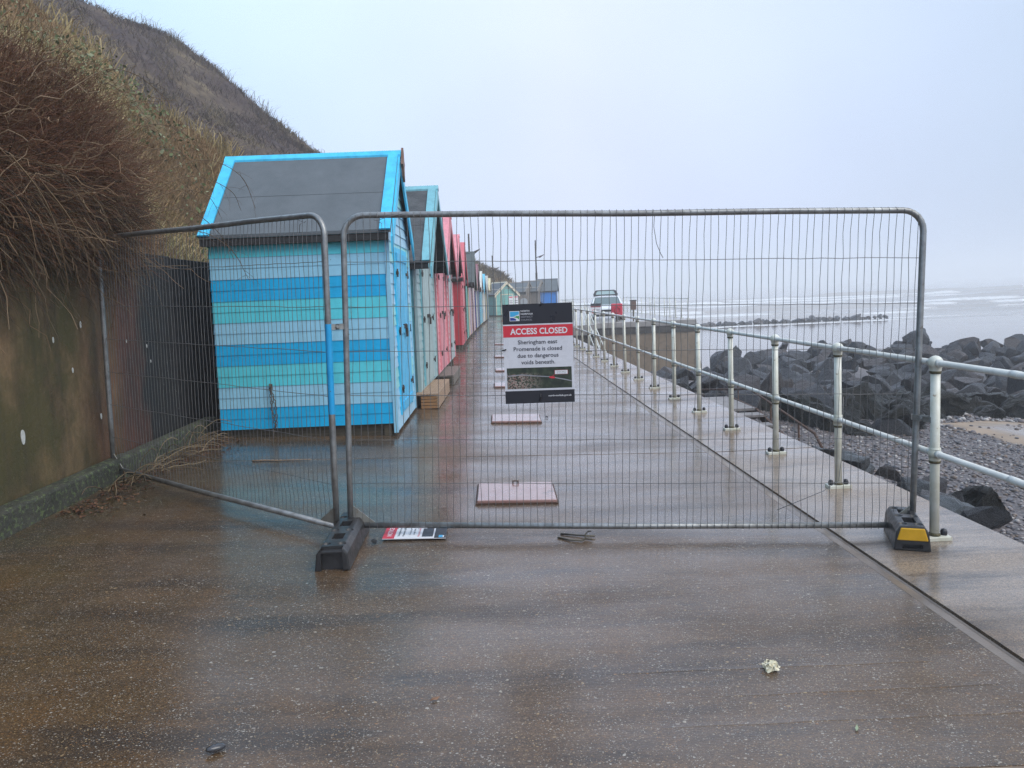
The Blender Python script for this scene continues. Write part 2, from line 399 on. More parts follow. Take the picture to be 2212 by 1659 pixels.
def wall_mat():
    q = NT('mossy_wall_concrete'); X = q.xyz()
    v = q.vec((1, 1, 0.35))
    col = q.mix(q.rng(q.noise(3.2, 8, 0.72, v), 0.40, 0.64), (0.070, 0.043, 0.017), (0.29, 0.185, 0.09))
    col = q.mix(q.rng(q.noise(1.1, 5, 0.7), 0.42, 0.60, 0, 0.85), col, (0.072, 0.064, 0.014))
    zm = q.math('MULTIPLY', q.rng(X[2], 0.75, 0.1), q.rng(q.noise(1.8, 4), 0.3, 0.6))
    col = q.mix(q.math('MULTIPLY', zm, 0.8), col, (0.042, 0.046, 0.014))
    col = q.mix(q.rng(q.noise(9, 6, 0.75, q.vec((1, 1, 0.12))), 0.52, 0.75, 0, 0.55), col, (0.045, 0.034, 0.020))
    rust = q.math('MULTIPLY', q.rng(X[1], 2.0, 2.8), q.rng(q.noise(1.6, 4, 0.6, q.vec((1, 1, 0.3))), 0.36, 0.56))
    col = q.mix(rust, col, (0.20, 0.068, 0.036))
    col = q.mix(q.rng(q.noise(60, 4, 0.7), 0.64, 0.72, 0, 0.8), col, (0.24, 0.20, 0.13))
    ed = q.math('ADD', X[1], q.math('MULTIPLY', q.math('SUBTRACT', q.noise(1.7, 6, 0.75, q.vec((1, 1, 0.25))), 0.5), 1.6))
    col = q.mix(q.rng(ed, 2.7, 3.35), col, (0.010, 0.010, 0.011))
    col = q.mix(q.math('MULTIPLY', q.rng(q.noise(38, 3, 0.6), 0.70, 0.72), q.rng(X[1], 1.6, 2.6)), col, (0.22, 0.22, 0.22))
    vl = q.noise(2.6, 3, 0.6, q.vec((1, 1, 0.02)))
    col = q.mix(q.rng(vl, 0.55, 0.70, 0, 0.5), col, (0.020, 0.015, 0.010))
    q.set(Base_Color=col, Roughness=0.68)
    q.set(Normal=q.bump(q.noise(20, 9, 0.78), 0.9, 0.02))
    return q.m
M['wall'] = wall_mat()
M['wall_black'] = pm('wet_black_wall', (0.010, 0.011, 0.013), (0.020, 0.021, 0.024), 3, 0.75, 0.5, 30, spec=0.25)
def ledge_mat():
    q = NT('mossy_kerb')
    col = q.mix(q.rng(q.noise(5, 6, 0.7), 0.38, 0.62), (0.034, 0.036, 0.026), (0.068, 0.066, 0.05))
    col = q.mix(q.rng(q.noise(26, 5, 0.7), 0.53, 0.6), col, (0.11, 0.145, 0.06))
    col = q.mix(q.rng(q.noise(60, 3, 0.7), 0.64, 0.7), col, (0.24, 0.25, 0.20))
    q.set(Base_Color=col, Roughness=0.75, Normal=q.bump(q.noise(24, 7, 0.75), 0.9, 0.02))
    return q.m
M['ledge'] = ledge_mat()

def rock_mat(name, a, b, weed=0.0):
    q = NT(name); oi = N(q.t, 'ShaderNodeObjectInfo')
    col = q.mix(q.rng(q.noise(1.7, 7, 0.65), 0.35, 0.65), a, b)
    col = q.mix(q.math('MULTIPLY', q.math('GREATER_THAN', oi.outputs['Random'], 0.72), 0.6), col, (0.075, 0.056, 0.050))
    col = q.mix(q.rng(oi.outputs['Random'], 0.0, 0.5, 0.5, 0.0), col, tuple(c * 0.45 for c in a))
    col = q.mix(q.rng(q.noise(18, 6, 0.75), 0.60, 0.68, 0, 0.5), col, (0.13, 0.128, 0.13))
    if weed:
        col = q.mix(q.rng(q.noise(3.5, 7, 0.7), 0.5 - weed * 0.25, 0.56 - weed * 0.2), col, (0.010, 0.011, 0.008))
    ge = N(q.t, 'ShaderNodeNewGeometry')
    pk = q.math('ADD', ge.outputs['Pointiness'], q.math('MULTIPLY', q.math('SUBTRACT', q.noise(7, 5, 0.7), 0.5), 0.10))
    col = q.mix(q.rng(pk, 0.53, 0.60, 0, 0.6 if not weed else 0.3), col, (0.115, 0.114, 0.122))
    q.set(Base_Color=col, Roughness=q.rng(q.noise(4, 4), 0.3, 0.7, 0.30, 0.55))
    q.set(Normal=q.bump(q.noise(5 if not weed else 14, 10, 0.8), 1.0, 0.10 if not weed else 0.12))
    return q.m
M['rock'] = rock_mat('armour_rock', (0.015, 0.017, 0.023), (0.038, 0.040, 0.050))
M['rock_weed'] = rock_mat('weedy_rock', (0.016, 0.017, 0.018), (0.04, 0.04, 0.043), 1.0)
M['rock_blue'] = rock_mat('blue_grey_rock', (0.10, 0.115, 0.13), (0.16, 0.175, 0.19))

def attr_mat(name, rough=0.8, trans=0.0):
    q = NT(name); a = q.attr('tint')
    q.set(Base_Color=a.outputs['Color'], Roughness=rough)
    q.b.inputs['Specular IOR Level'].default_value = 0.25
    return q.m
M['grassblade'] = attr_mat('grass_blades'); M['twig'] = attr_mat('twig_bark', 0.7)
def hill_mat(name, cols, sc=1.0):
    q = NT(name)
    col = q.ramp(q.noise(0.9 * sc, 7, 0.7), [(0.30, cols[0]), (0.44, cols[1]), (0.56, cols[2]), (0.70, cols[3])])
    col = q.mix(q.rng(q.noise(7 * sc, 6, 0.75), 0.45, 0.7, 0, 0.8), col, tuple(c * 0.4 for c in cols[0]))
    q.set(Base_Color=col, Roughness=0.9, Normal=q.bump(q.noise(9 * sc, 8, 0.75), 1.0, 0.12))
    q.b.inputs['Specular IOR Level'].default_value = 0.15
    return q.m
M['hill_near'] = hill_mat('rough_grass_slope', [(0.14, 0.09, 0.05), (0.27, 0.18, 0.10), (0.24, 0.195, 0.095), (0.40, 0.30, 0.165)])
M['hill_far'] = hill_mat('dark_heath_slope', [(0.055, 0.040, 0.042), (0.085, 0.063, 0.060), (0.125, 0.094, 0.068), (0.21, 0.165, 0.10)], 0.42)

# ------------------------------------------------------------------ promenade
SL = 0.03
def gz(x): return -SL * x if x < 2.12 else -0.064
GX0, GX1, EX = 2.10, 2.165, 3.07
def build_prom():
    ys = [-4.0, 2.2] + [6.95 + 4.75 * k for k in range(0, 14)]
    mb = MB(); g = 0.012
    for a, b in zip(ys[:-1], ys[1:]):
        y0, y1 = a + g, b - g
        xl = -3.6
        vs = []
        for z_ in (-0.35, 0.0):
            for (x, y) in ((xl, y0), (2.05, y0), (2.05, y1), (xl, y1)):
                vs.append((x, y, -SL * x + z_))
        mb.add(vs, [(0, 3, 2, 1), (4, 5, 6, 7), (0, 1, 5, 4), (1, 2, 6, 5), (2, 3, 7, 6), (3, 0, 4, 7)])
    tag(mb.build('promenade', M['prom']), kind='structure')
    j = MB()
    for y in ys[1:-1]:
        j.add([(-3.6, y - 0.02, 3.6 * SL - 0.003), (2.05, y - 0.02, -2.05 * SL - 0.003), (2.05, y + 0.02, -2.05 * SL - 0.003), (-3.6, y + 0.02, 3.6 * SL - 0.003)], [(0, 1, 2, 3)])
    tag(j.build('promenade_joints', pm('joint_filler', (0.30, 0.22, 0.16), (0.10, 0.07, 0.05), 5, 0.4)), kind='structure')
    c = MB()
    c.add([(2.05, -4, -0.0608), (2.108, -4, -0.070), (2.108, 68, -0.070), (2.05, 68, -0.0608)], [(0, 1, 2, 3)])
    c.add([(2.108, -4, -0.070), (2.118, -4, -0.064), (2.118, 68, -0.064), (2.108, 68, -0.070)], [(0, 1, 2, 3)])
    c.add([(2.118, -4, -0.064), (2.118, -4, -0.11), (2.118, 68, -0.11), (2.118, 68, -0.064)], [(0, 1, 2, 3)])
    tag(c.build('drainage_channel', M['mortar']), kind='structure')
    s = MB(); s.add([(2.118, -4, -0.088), (2.14, -4, -0.088), (2.14, 68, -0.088), (2.118, 68, -0.088)], [(0, 1, 2, 3)])
    tag(s.build('gutter_floor', M['silt']), kind='structure')
    e = MB()
    yy = [-4, 2.2] + [6.95 + 4.75 * k for k in range(0, 7)]
    yy[-1] = 36.0
    for a, b in zip(yy[:-1], yy[1:]):
        e.box(2.138, EX + (0.4 if b > 24 else 0.0) * 0, a + 0.012, b - 0.012, -2.6, -0.062)
    e.box(2.165, 60, 36.012, 68, -3.6, -0.063) if False else None
    tag(e.build('promenade_edge', M['strip']), kind='structure')
build_prom()
def ridges():
    b = MB()
    for y, x0, x1 in ((2.855, 0.35, 1.75), (2.665, 0.75, 1.9), (2.475, 0.5, 1.94)):
        n = 24; pts = [(x0 + (x1 - x0) * i / n, y + 0.0025 * math.sin(i * 0.9 + y * 7) + 0.03 * i / n) for i in range(n + 1)]
        for (xa, ya), (xb, yb) in zip(pts[:-1], pts[1:]):
            h = 0.0022 * math.sin(math.pi * min(1, (xa - x0) / 0.3 + 0.05) / 2)
            b.add([(xa, ya - 0.008, gz(xa) - 0.001), (xb, yb - 0.008, gz(xb) - 0.001), (xb, yb, gz(xb) + h), (xa, ya, gz(xa) + h), (xa, ya + 0.035, gz(xa) - 0.001), (xb, yb + 0.035, gz(xb) - 0.001)], [(0, 1, 2, 3), (3, 2, 5, 4)])
    tag(b.build('promenade_ridges', M['prom']), kind='structure')
ridges()
for i, (x, y, sx, sy) in enumerate([(0.19, 5.58, 0.575, 0.52), (0.34, 9.0, 0.575, 0.51), (0.42, 12.4, 0.575, 0.5), (0.49, 15.0, 0.575, 0.5), (0.51, 18.3, 0.575, 0.5), (0.6, 23.0, 0.575, 0.5)]):
    t = empty('manhole_cover', (x, y, gz(x)), 0.0, ['pinkish access plate with a small lifting lug, nearest the fence', 'pinkish access plate second from the fence, below the sign', 'access plate edge just left of the sign, third from the fence', 'access plate edge beside the sign, fourth from the fence', 'access plate edge beside the sign, fifth from the fence', 'farthest access plate edge beside the red band of the sign'][i], 'access plate', 'access plates set along the promenade')
    t.rotation_euler = (0, math.atan(SL), -0.02)
    if 'plate' not in M:
        M['plate'] = pm('painted_plate', (0.30, 0.155, 0.13), (0.36, 0.21, 0.18), 5, 0.3, 0.2, 60, coat=0.9, c3=(0.12, 0.07, 0.05), s3=6, t3=(0.62, 0.7))
    p = MB(); p.box(-sx / 2, sx / 2, -sy / 2, sy / 2, 0.006, 0.030)
    p.build('plate', M['plate'], t, 0.006)
    fr = MB()
    for a in (-1, 1):
        fr.box(a * sx / 2 - 0.012, a * sx / 2 + 0.012, -sy / 2 - 0.02, sy / 2 + 0.02, -0.02, 0.012)
        fr.box(-sx / 2 + 0.012, sx / 2 - 0.012, a * sy / 2 - 0.012, a * sy / 2 + 0.012, -0.02, 0.0115)
    fr.build('rim', M['rust'], t)
    if i == 0:
        lg = MB(); lg.tube([(-0.02, sy / 2 - 0.04, 0.03), (-0.02, sy / 2 - 0.04, 0.05), (0.02, sy / 2 - 0.04, 0.05), (0.02, sy / 2 - 0.04, 0.03)], 0.007, 6)
        lg.build('lug', M['rust'], t)

# ------------------------------------------------------------------ beach, sea
def sm(x, a, b):
    t = np.clip((np.asarray(x, float) - a) / (b - a), 0, 1); return t * t * (3 - 2 * t)
def beach_z(x, y):
    x = np.asarray(x, float); y = np.asarray(y, float)
    z = -0.62 - 0.105 * np.clip(x - 3.07, 0, 18) - 0.05 * np.clip(y - 13, 0, 22)
    far = sm(y + 0.25 * np.clip(x - 12, 0, 40), 24, 46)
    z = z * (1 - far) + (-2.95 - 0.004 * np.clip(y - 45, 0, 200)) * far
    z = z + 0.10 * (fbm(x * 0.35, y * 0.35, 4, 3) - 0.5) * (1 - 0.75 * far)
    return z
def build_beach():
    xs = np.concatenate([np.arange(2.9, 24, 0.22), np.arange(24, 60, 1.2), np.arange(60, 420, 20)])
    ys = np.concatenate([np.arange(-10, 3, 1.0), np.arange(3, 26, 0.2), np.arange(26, 130, 1.5)])
    X, Y = np.meshgrid(xs, ys); Z = beach_z(X, Y)
    V = np.stack([X, Y, Z], -1).reshape(-1, 3)
    ny, nx = X.shape; I = np.arange(ny * nx).reshape(ny, nx)
    F = np.stack([I[:-1, :-1], I[:-1, 1:], I[1:, 1:], I[1:, :-1]], -1).reshape(-1, 4)
    d = np.hypot((X - 11.2) / 3.6, (Y - 12.4) / 2.6) + 0.55 * (fbm(X * 0.7, Y * 0.9, 4, 9) - 0.5)
    sand = np.clip(1 - sm(d, 0.72, 1.05), 0, 1)
    far = sm(Y + 0.12 * np.clip(X - 12, 0, 40), 35, 43)
    wet = np.maximum(far, 0.75 * (1 - sm(d, 0.5, 0.7)))
    sand = np.maximum(sand, far)
    q = NT('shingle_and_sand')
    vo = q.voro(17); sp = N(q.t, 'ShaderNodeSeparateColor'); q.t.links.new(vo.outputs['Color'], sp.inputs[0])
    vo2 = q.voro(34); sp2 = N(q.t, 'ShaderNodeSeparateColor'); q.t.links.new(vo2.outputs['Color'], sp2.inputs[0])
    pal = [(0.0, (0.07, 0.06, 0.062)), (0.2, (0.17, 0.14, 0.135)), (0.4, (0.10, 0.088, 0.092)), (0.6, (0.30, 0.26, 0.25)), (0.72, (0.14, 0.10, 0.08)), (0.88, (0.21, 0.18, 0.18))]
    sh = q.mix(0.5, q.ramp(sp.outputs[0], pal, 'CONSTANT'), q.ramp(sp2.outputs[0], pal, 'CONSTANT'))
    sh = q.mix(q.rng(vo2.outputs['Distance'], 0.30, 0.62, 0, 0.75), sh, (0.03, 0.025, 0.025))
    sa = q.mix(q.rng(q.noise(1.5, 5), 0.4, 0.6), (0.30, 0.21, 0.135), (0.22, 0.155, 0.10))
    at = q.attr('sand').outputs['Fac']; wt = q.attr('wet').outputs['Fac']
    sa = q.mix(wt, sa, (0.20, 0.155, 0.125))
    fac = q.rng(q.math('ADD', at, q.math('MULTIPLY', q.math('SUBTRACT', q.noise(14, 5, 0.7), 0.5), 0.9)), 0.42, 0.56)
    q.set(Base_Color=q.mix(fac, sh, sa))
    q.set(Roughness=q.rng(q.math('MULTIPLY', fac, wt), 0, 1, 0.55, 0.10))
    hh = q.math('MULTIPLY', q.math('SUBTRACT', 1.0, vo.outputs['Distance']), q.math('SUBTRACT', 1.0, fac))
    q.set(Normal=q.bump(hh, 0.7, 0.03))
    from_np('beach', V, F, q.m, smooth=True, col={'sand': sand.ravel(), 'wet': wet.ravel()})
    tag(bpy.data.objects['beach'], kind='structure')
    # base sheet under everything out to the horizon
    b = MB(); b.add([(-900, -400, -4.2), (3000, -400, -4.2), (3000, 3000, -4.2), (-900, 3000, -4.2)], [(0, 1, 2, 3)])
    tag(b.build('sea_bed', M['silt']), kind='structure')
build_beach()
def build_sea():
    xs = np.concatenate([np.arange(-20, 260, 1.3), np.arange(260, 2600, 40)])
    ys = np.concatenate([np.arange(62, 260, 0.8), np.arange(260, 420, 4), np.arange(420, 2700, 60)])
    X, Y = np.meshgrid(xs, ys)
    Z = np.full(X.shape, -3.12) + 0.05 * (fbm(X * 0.25, Y * 0.7, 3, 5) - 0.5)
    foam = np.zeros(X.shape)
    for i, (yc, amp, wid) in enumerate([(84, 0.10, 1.6), (90, 0.16, 1.6), (101, 0.30, 2.2), (113, 0.42, 2.4), (128, 0.55, 2.8), (146, 0.62, 3.0), (166, 0.75, 3.4), (190, 0.85, 3.6), (215, 0.9, 4), (244, 1.0, 4)]):
        cl = yc + 11 * (fbm(X * 0.018, 0 * X + i * 3.7, 3, 21) - 0.5) - 0.035 * X
        seg = sm(fbm(X * 0.032 + i * 5.1, Y * 0.02 + i, 3, 31 + i), 0.42, 0.56)
        d = Y - cl + 1.2 * (fbm(X * 0.3, Y * 0.3, 2, 77) - 0.5)
        Z += amp * (0.35 + 0.65 * seg) * np.where(d < 0, np.exp(-(d / (wid * 0.55)) ** 2), np.exp(-(d / (wid * 1.5)) ** 2))
        fseg = sm(fbm(X * 0.05 + i * 9.1, Y * 0.03, 3, 51 + i), 0.48 - (0.14 if i < 2 else 0), 0.62)
        foam = np.maximum(foam, fseg * np.exp(-((d + wid * 0.5) / (wid * 0.5)) ** 2))
    Z = np.where(Y > 300, -3.1, Z)
    V = np.stack([X, Y, Z], -1).reshape(-1, 3)
    ny, nx = X.shape; I = np.arange(ny * nx).reshape(ny, nx)
    F = np.stack([I[:-1, :-1], I[:-1, 1:], I[1:, 1:], I[1:, :-1]], -1).reshape(-1, 4)
    q = NT('silty_sea_water')
    fo = q.attr('foam').outputs['Fac']
    fac = q.rng(q.math('ADD', fo, q.math('MULTIPLY', q.math('SUBTRACT', q.noise(0.9, 6, 0.75), 0.5), 1.1)), 0.45, 0.95)
    q.set(Base_Color=q.mix(fac, (0.33, 0.295, 0.265), (0.68, 0.68, 0.68)), Roughness=q.rng(fac, 0, 1, 0.16, 0.8))
    q.set(Normal=q.bump(q.noise(0.9, 6, 0.65, q.vec((0.5, 1.4, 1))), 0.35, 0.25))
    tag(from_np('sea', V, F, q.m, smooth=True, col={'foam': foam.ravel()}), kind='structure')
build_sea()

# pebbles lying on the shingle (real stones)
def scatter_pebbles():
    t = (1 + 5 ** 0.5) / 2
    iv = np.array([(-1, t, 0), (1, t, 0), (-1, -t, 0), (1, -t, 0), (0, -1, t), (0, 1, t), (0, -1, -t), (0, 1, -t), (t, 0, -1), (t, 0, 1), (-t, 0, -1), (-t, 0, 1)], float) / 1.9
    fi = np.array([(0, 11, 5), (0, 5, 1), (0, 1, 7), (0, 7, 10), (0, 10, 11), (1, 5, 9), (5, 11, 4), (11, 10, 2), (10, 7, 6), (7, 1, 8), (3, 9, 4), (3, 4, 2), (3, 2, 6), (3, 6, 8), (3, 8, 9), (4, 9, 5), (2, 4, 11), (6, 2, 10), (8, 6, 7), (9, 8, 1)])
    n = 16000
    y = nr.uniform(4.5, 17.5, n); x = 3.15 + nr.random(n) ** 0.8 * (0.75 * y)
    d = np.hypot((x - 11.2) / 3.6, (y - 12.4) / 2.6) + 0.4 * (fbm(x * 0.7, y * 0.9, 4, 9) - 0.5)
    k = (d > 0.85) | (nr.random(n) < 0.04); x, y = x[k], y[k]; n = len(x)
    far = sm(d[k], 0.85, 1.0)
    sz = nr.uniform(0.010, 0.028, n) * np.where(nr.random(n) < 0.10, 1.7, 1.0) * np.where((y > 12.2) & (x > 8), 1.7, 1)
    sc = np.stack([sz, sz * nr.uniform(0.6, 0.95, n), sz * nr.uniform(0.4, 0.7, n)], -1)
    a = nr.uniform(0, 6.28, n); ca, sa = np.cos(a), np.sin(a)
    P = iv[None] * sc[:, None, :]
    V = np.stack([P[..., 0] * ca[:, None] - P[..., 1] * sa[:, None] + x[:, None], P[..., 0] * sa[:, None] + P[..., 1] * ca[:, None] + y[:, None], P[..., 2] + (beach_z(x, y) + sz * 0.25)[:, None]], -1)
    F = fi[None] + (np.arange(n) * 12)[:, None, None]
    pal = np.array([(0.07, 0.065, 0.07), (0.20, 0.17, 0.165), (0.12, 0.10, 0.10), (0.36, 0.33, 0.31), (0.15, 0.11, 0.085), (0.09, 0.09, 0.105)])
    c = pal[nr.integers(0, 6, n)] * nr.uniform(0.7, 1.15, (n, 1))
    q = NT('flint_pebbles'); q.set(Base_Color=q.attr('tint').outputs['Color'], Roughness=0.45)
    tag(from_np('shingle_pebbles', V.reshape(-1, 3), F.reshape(-1, 3), q.m, smooth=True, col={'tint': np.repeat(c, 12, 0)}), 'loose grey and brown flint shingle on the beach below the railing', 'pebbles', kind='stuff')
scatter_pebbles()

# ------------------------------------------------------------------ boulders
def boulder_mesh(name, seed, sub=3, cuts=11, rough=0.035, elong=(1, 0.8, 0.7)):
    r = np.random.default_rng(seed)
    bm = bmesh.new(); bmesh.ops.create_icosphere(bm, subdivisions=sub, radius=1.0)
    P = np.array([v.co[:] for v in bm.verts])
    for _ in range(cuts):
        nrm = r.normal(size=3); nrm /= np.linalg.norm(nrm); d = r.uniform(0.34, 0.62)
        s = P @ nrm - d; k = s > 0
        P[k] -= np.outer(s[k], nrm) * 0.97
    P = P * np.array(elong) * r.uniform(0.9, 1.1, 3)
    P += (np.stack([fbm(P[:, 1] * 2.3 + seed, P[:, 2] * 2.3, 3, seed), fbm(P[:, 0] * 2.3, P[:, 2] * 2.3 + seed, 3, seed + 1), fbm(P[:, 0] * 2.3 + seed, P[:, 1] * 2.3, 3, seed + 2)], -1) - 0.5) * rough * 3
    nn = P / (np.linalg.norm(P, axis=1, keepdims=True) + 1e-9)
    P += nn * ((fbm(P[:, 0] * 5 + P[:, 2] * 3, P[:, 1] * 5 + seed, 4, seed + 7) - 0.5) * (0.05 + rough))[:, None]
    for v, p in zip(bm.verts, P): v.co = p
    me = bpy.data.meshes.new(name); bm.to_mesh(me); bm.free()
    for p in me.polygons: p.use_smooth = False
    return me
ROCKS = [boulder_mesh('boulder', 100 + i, 4, 11 + i % 6, 0.02) for i in range(12)]
for me in ROCKS: me.materials.append(M['rock'])
ROCKS_W = [boulder_mesh('weedy_boulder', 300 + i, 4, 6, 0.17, (1, 0.85, 0.6)) for i in range(5)]
for me in ROCKS_W: me.materials.append(M['rock_weed'])
ROCKS_B = [boulder_mesh('slab_boulder', 400 + i, 4, 8, 0.05, (1, 0.7, 0.42)) for i in range(3)]
for me in ROCKS_B: me.materials.append(M['rock_blue'])
def bund_z(x, y):
    t = sm(y, 13.0, 31.0)
    return beach_z(x, y) * (1 - t) + t * (-2.0) + 0.08
def put_rock(me, x, y, z, s, label, group=None, name='boulder', rot=None, sc=(1, 1, 1)):
    o = bpy.data.objects.new(name, me); COL.objects.link(o)
    o.location = (x, y, z); o.scale = (s * sc[0], s * sc[1], s * sc[2])
    o.rotation_euler = rot if rot else (rnd.uniform(-0.7, 0.7), rnd.uniform(-0.7, 0.7), rnd.uniform(0, 6.28))
    return tag(o, label, 'boulder', group)
def toe(x):   # nearest Y of the rock bank at each x
    pts = [(3.3, 10.6), (4.5, 12.6), (5.6, 11.4), (6.5, 11.8), (7.5, 12.9), (8.9, 14.4), (11.1, 15.6), (14, 17.0), (30, 19)]
    return np.interp(x, [p[0] for p in pts], [p[1] for p in pts])
def build_bank():
    y = 10.2; row = 0
    while y < 34.5:
        stp = 0.80 if y < 22 else 0.98
        x = 3.75 + (row % 2) * 0.45
        while x < 0.72 * y + 1.3:
            xx = x + rnd.uniform(-0.22, 0.22); yy = y + rnd.uniform(-0.22, 0.22)
            if yy > toe(xx) and not (yy > 26.5 and xx < 6.4) and not (yy > 35.5):
                s = rnd.uniform(0.46, 0.78) * (1.0 + 0.012 * (yy - 14))
                if yy > 36.5 - 0 and xx < 11: s *= 0.8
                low = yy < toe(xx) + 2.6 and xx > 4.9
                me = rnd.choice(ROCKS_W) if (low and rnd.random() < 0.85) else rnd.choice(ROCKS)
                z = float(bund_z(xx, yy)) + rnd.uniform(-0.12, 0.22)
                if xx < 0.295 * yy + 0.5:
                    zmax = 1.5 - 0.106 * yy - 0.62 * s
                    if z > zmax + 0.5: x += stp; continue
                    z = min(z, zmax)
                if low: put_rock(me, xx, yy, z - 0.05, s * 0.95, 'weed-covered dark boulder at the shingle foot of the rock bank', 'weedy boulders at the foot of the rock bank', 'weedy_boulder')
                else: put_rock(me, xx, yy, z, s, 'angular dark grey armour boulder in the bank beyond the railing', 'armour boulders of the rock bank')
            x += stp * rnd.uniform(1.0, 1.25)
        y += stp * 0.95; row += 1
    put_rock(ROCKS[3], 19.4, 33.2, -1.35, 1.25, 'tallest pointed boulder on the crest of the bank, behind the right fence post', name='boulder', rot=(0.2, 0.1, 0.7), sc=(1, 1, 1.15))
    # broken slabs against the promenade edge
    for i, (x, y, z, s, rz, lab) in enumerate([(3.5, 7.3, -0.40, 0.50, 0.5, 'grey slab boulder leaning on the promenade edge below the stair foot'), (3.45, 6.15, -0.50, 0.45, 1.2, 'low blue-grey slab against the promenade edge left of the right fence post'),
            (3.42, 5.35, -0.34, 0.42, 0.2, 'tilted blue-grey slab just beyond the right fence foot'), (3.48, 4.7, -0.46, 0.45, 0.9, 'wet blue-grey slab below the promenade edge right of the nearest post'), (3.5, 4.0, -0.50, 0.5, 1.4, 'pale slab at the right edge of the frame below the promenade')]):
        put_rock(ROCKS_B[i % 3], x, y, z, s, lab, None, 'slab_boulder', (rnd.uniform(-0.3, 0.3), 0.35, rz))
    for i in range(16):
        y = 3.4 + 0.27 * i + rnd.uniform(-0.1, 0.1); x = 3.32 + rnd.uniform(0.0, 0.55)
        put_rock((ROCKS_B + ROCKS[:4])[i % 7], x, y, -0.17 - 0.35 * (x - 3.3) + rnd.uniform(-0.06, 0.03), rnd.uniform(0.16, 0.30), 'small broken grey block in the rubble strip against the promenade edge', 'rubble blocks against the promenade edge', 'rubble_block')
    put_rock(ROCKS_W[1], 4.5, 6.6, -0.66, 0.30, 'round boulder covered in black weed beside the nearest railing post', None, 'weedy_boulder', (0.1, 0, 0.4), (1.1, 1, 1.4))
    put_rock(ROCKS_B[1], 6.0, 8.9, -0.98, 0.5, 'flat grey boulder half buried in the shingle behind the lower rail', None, 'slab_boulder', (0.1, 0.05, 0.3), (1.3, 0.8, 0.5))
    # groyne far out
    for i in range(40):
        t = i / 39.0
        x = 22.5 + 24.5 * t + rnd.uniform(-0.3, 0.3); yy = 85 + 2 * t + rnd.uniform(-0.5, 0.5)
        put_rock(ROCKS[i % 12], x, yy, -3.0 + 0.15 * rnd.random(), rnd.uniform(0.62, 0.92) * (0.65 if t > 0.85 else 1), 'small dark boulder in the low groyne running into the sea', 'boulders of the far groyne')
build_bank()

# ------------------------------------------------------------------ hills
def loft(name, rows, mat, sub, amp, fr, seed, m=60):
    """rows: list of polylines (same count), interpolated to a grid with noise."""
    A = np.array(rows, float)                       # (r, c, 3)
    r, c, _ = A.shape
    ti = np.linspace(0, r - 1, sub[0]); tj = np.linspace(0, c - 1, sub[1])
    i0 = np.clip(np.floor(ti).astype(int), 0, r - 2); j0 = np.clip(np.floor(tj).astype(int), 0, c - 2)
    u = (ti - i0)[:, None, None]; v = (tj - j0)[None, :, None]
    u = u * u * (3 - 2 * u) * 0.5 + u * 0.5
    G = (A[i0][:, j0] * (1 - u) + A[i0 + 1][:, j0] * u) * (1 - v) + (A[i0][:, j0 + 1] * (1 - u) + A[i0 + 1][:, j0 + 1] * u) * v
    n = fbm(G[..., 1] * fr + G[..., 0] * fr, G[..., 2] * fr + G[..., 0] * fr * 0.5, 5, seed) - 0.5
    G[..., 2] += n * amp; G[..., 0] += n * amp * 0.5
    I = np.arange(sub[0] * sub[1]).reshape(sub)
    F = np.stack([I[:-1, :-1], I[:-1, 1:], I[1:, 1:], I[1:, :-1]], -1).reshape(-1, 4)
    o = from_np(name, G.reshape(-1, 3), F, mat, smooth=True)
    tag(o, kind='structure')
    return G
def P_at(px, py, y):       # point on the picture ray (2212-px frame) at distance y along the promenade
    v = Vector(((px - 1106) / 1630, -(py - 770) / 1630, -1.0))
    d = cam.matrix_world.to_3x3() @ v
    t = y / d.y
    return (d.x * t, y, 1.5 + d.z * t)
# near spur: cross-profiles from the wall top up to the left
pf = [(0, 1.85), (-0.55, 2.5), (-1.0, 3.9), (-2.3, 4.95), (-4.8, 7.35), (-9, 11.2), (-16, 16.5)]
rows = []
for y, dx, dz in [(1.5, 0, 0.0), (4, 0, 0), (7, 0, 0), (10, 0.0, 0), (12.5, 0.05, 0.0), (14.0, 0.0, 0.0), (15.0, -0.7, -0.5), (17.5, -3.0, -1.4)]:
    rows.append([(-3.42 + a + dx * (0.3 + k * 0.2), y + 0.12 * k, b + dz) for k, (a, b) in enumerate(pf)])
G_near = loft('hill_slope', rows, M['hill_near'], (120, 110), 0.55, 0.9, 3)
sil = [(735, 372), (690, 335), (655, 312), (620, 288), (560, 225), (480, 160), (410, 110), (330, 78), (230, 48), (150, 22), (60, -40)]
end = [P_at(px, py, 40 + 0.6 * i) for i, (px, py) in enumerate(sil)]
foot = (-3.6, 40, 1.5)
prof = [foot, (-5.4, 40, 4.2)] + end
rows = []
for y, sh, dz in [(16.5, -4.5, -1.0), (24, -4.2, -0.6), (32, -2.2, -0.2), (38, -0.6, 0), (40, 0, 0), (43, -1.2, -1.0), (50, -4, -4)]:
    rows.append([(p[0] + sh * min(1, k / 3), p[1] - 40 + y, p[2] + dz) for k, p in enumerate(prof)])
G_far = loft('distant_hill', rows, M['hill_far'], (110, 120), 0.7, 0.5, 8)
# low bank far beyond the curve
rows = []
for y, s in [(60, 0.0), (65, 1.05), (72, 1.0), (82, 0.5)]:
    rows.append([(a, y + b * 0.0, max(-0.3, z * s - 0.2)) for a, b, z in [(-9, 0, 7.5), (-4.0, 0, 6.3), (-1.0, 0, 4.7), (0.6, 0, 3.6), (2.0, 0, 2.9), (4.2, 0, 1.2), (6.5, 0, 0.1)]])
G_low = loft('grass_bank', rows, M['hill_near'], (30, 60), 0.35, 0.8, 4)

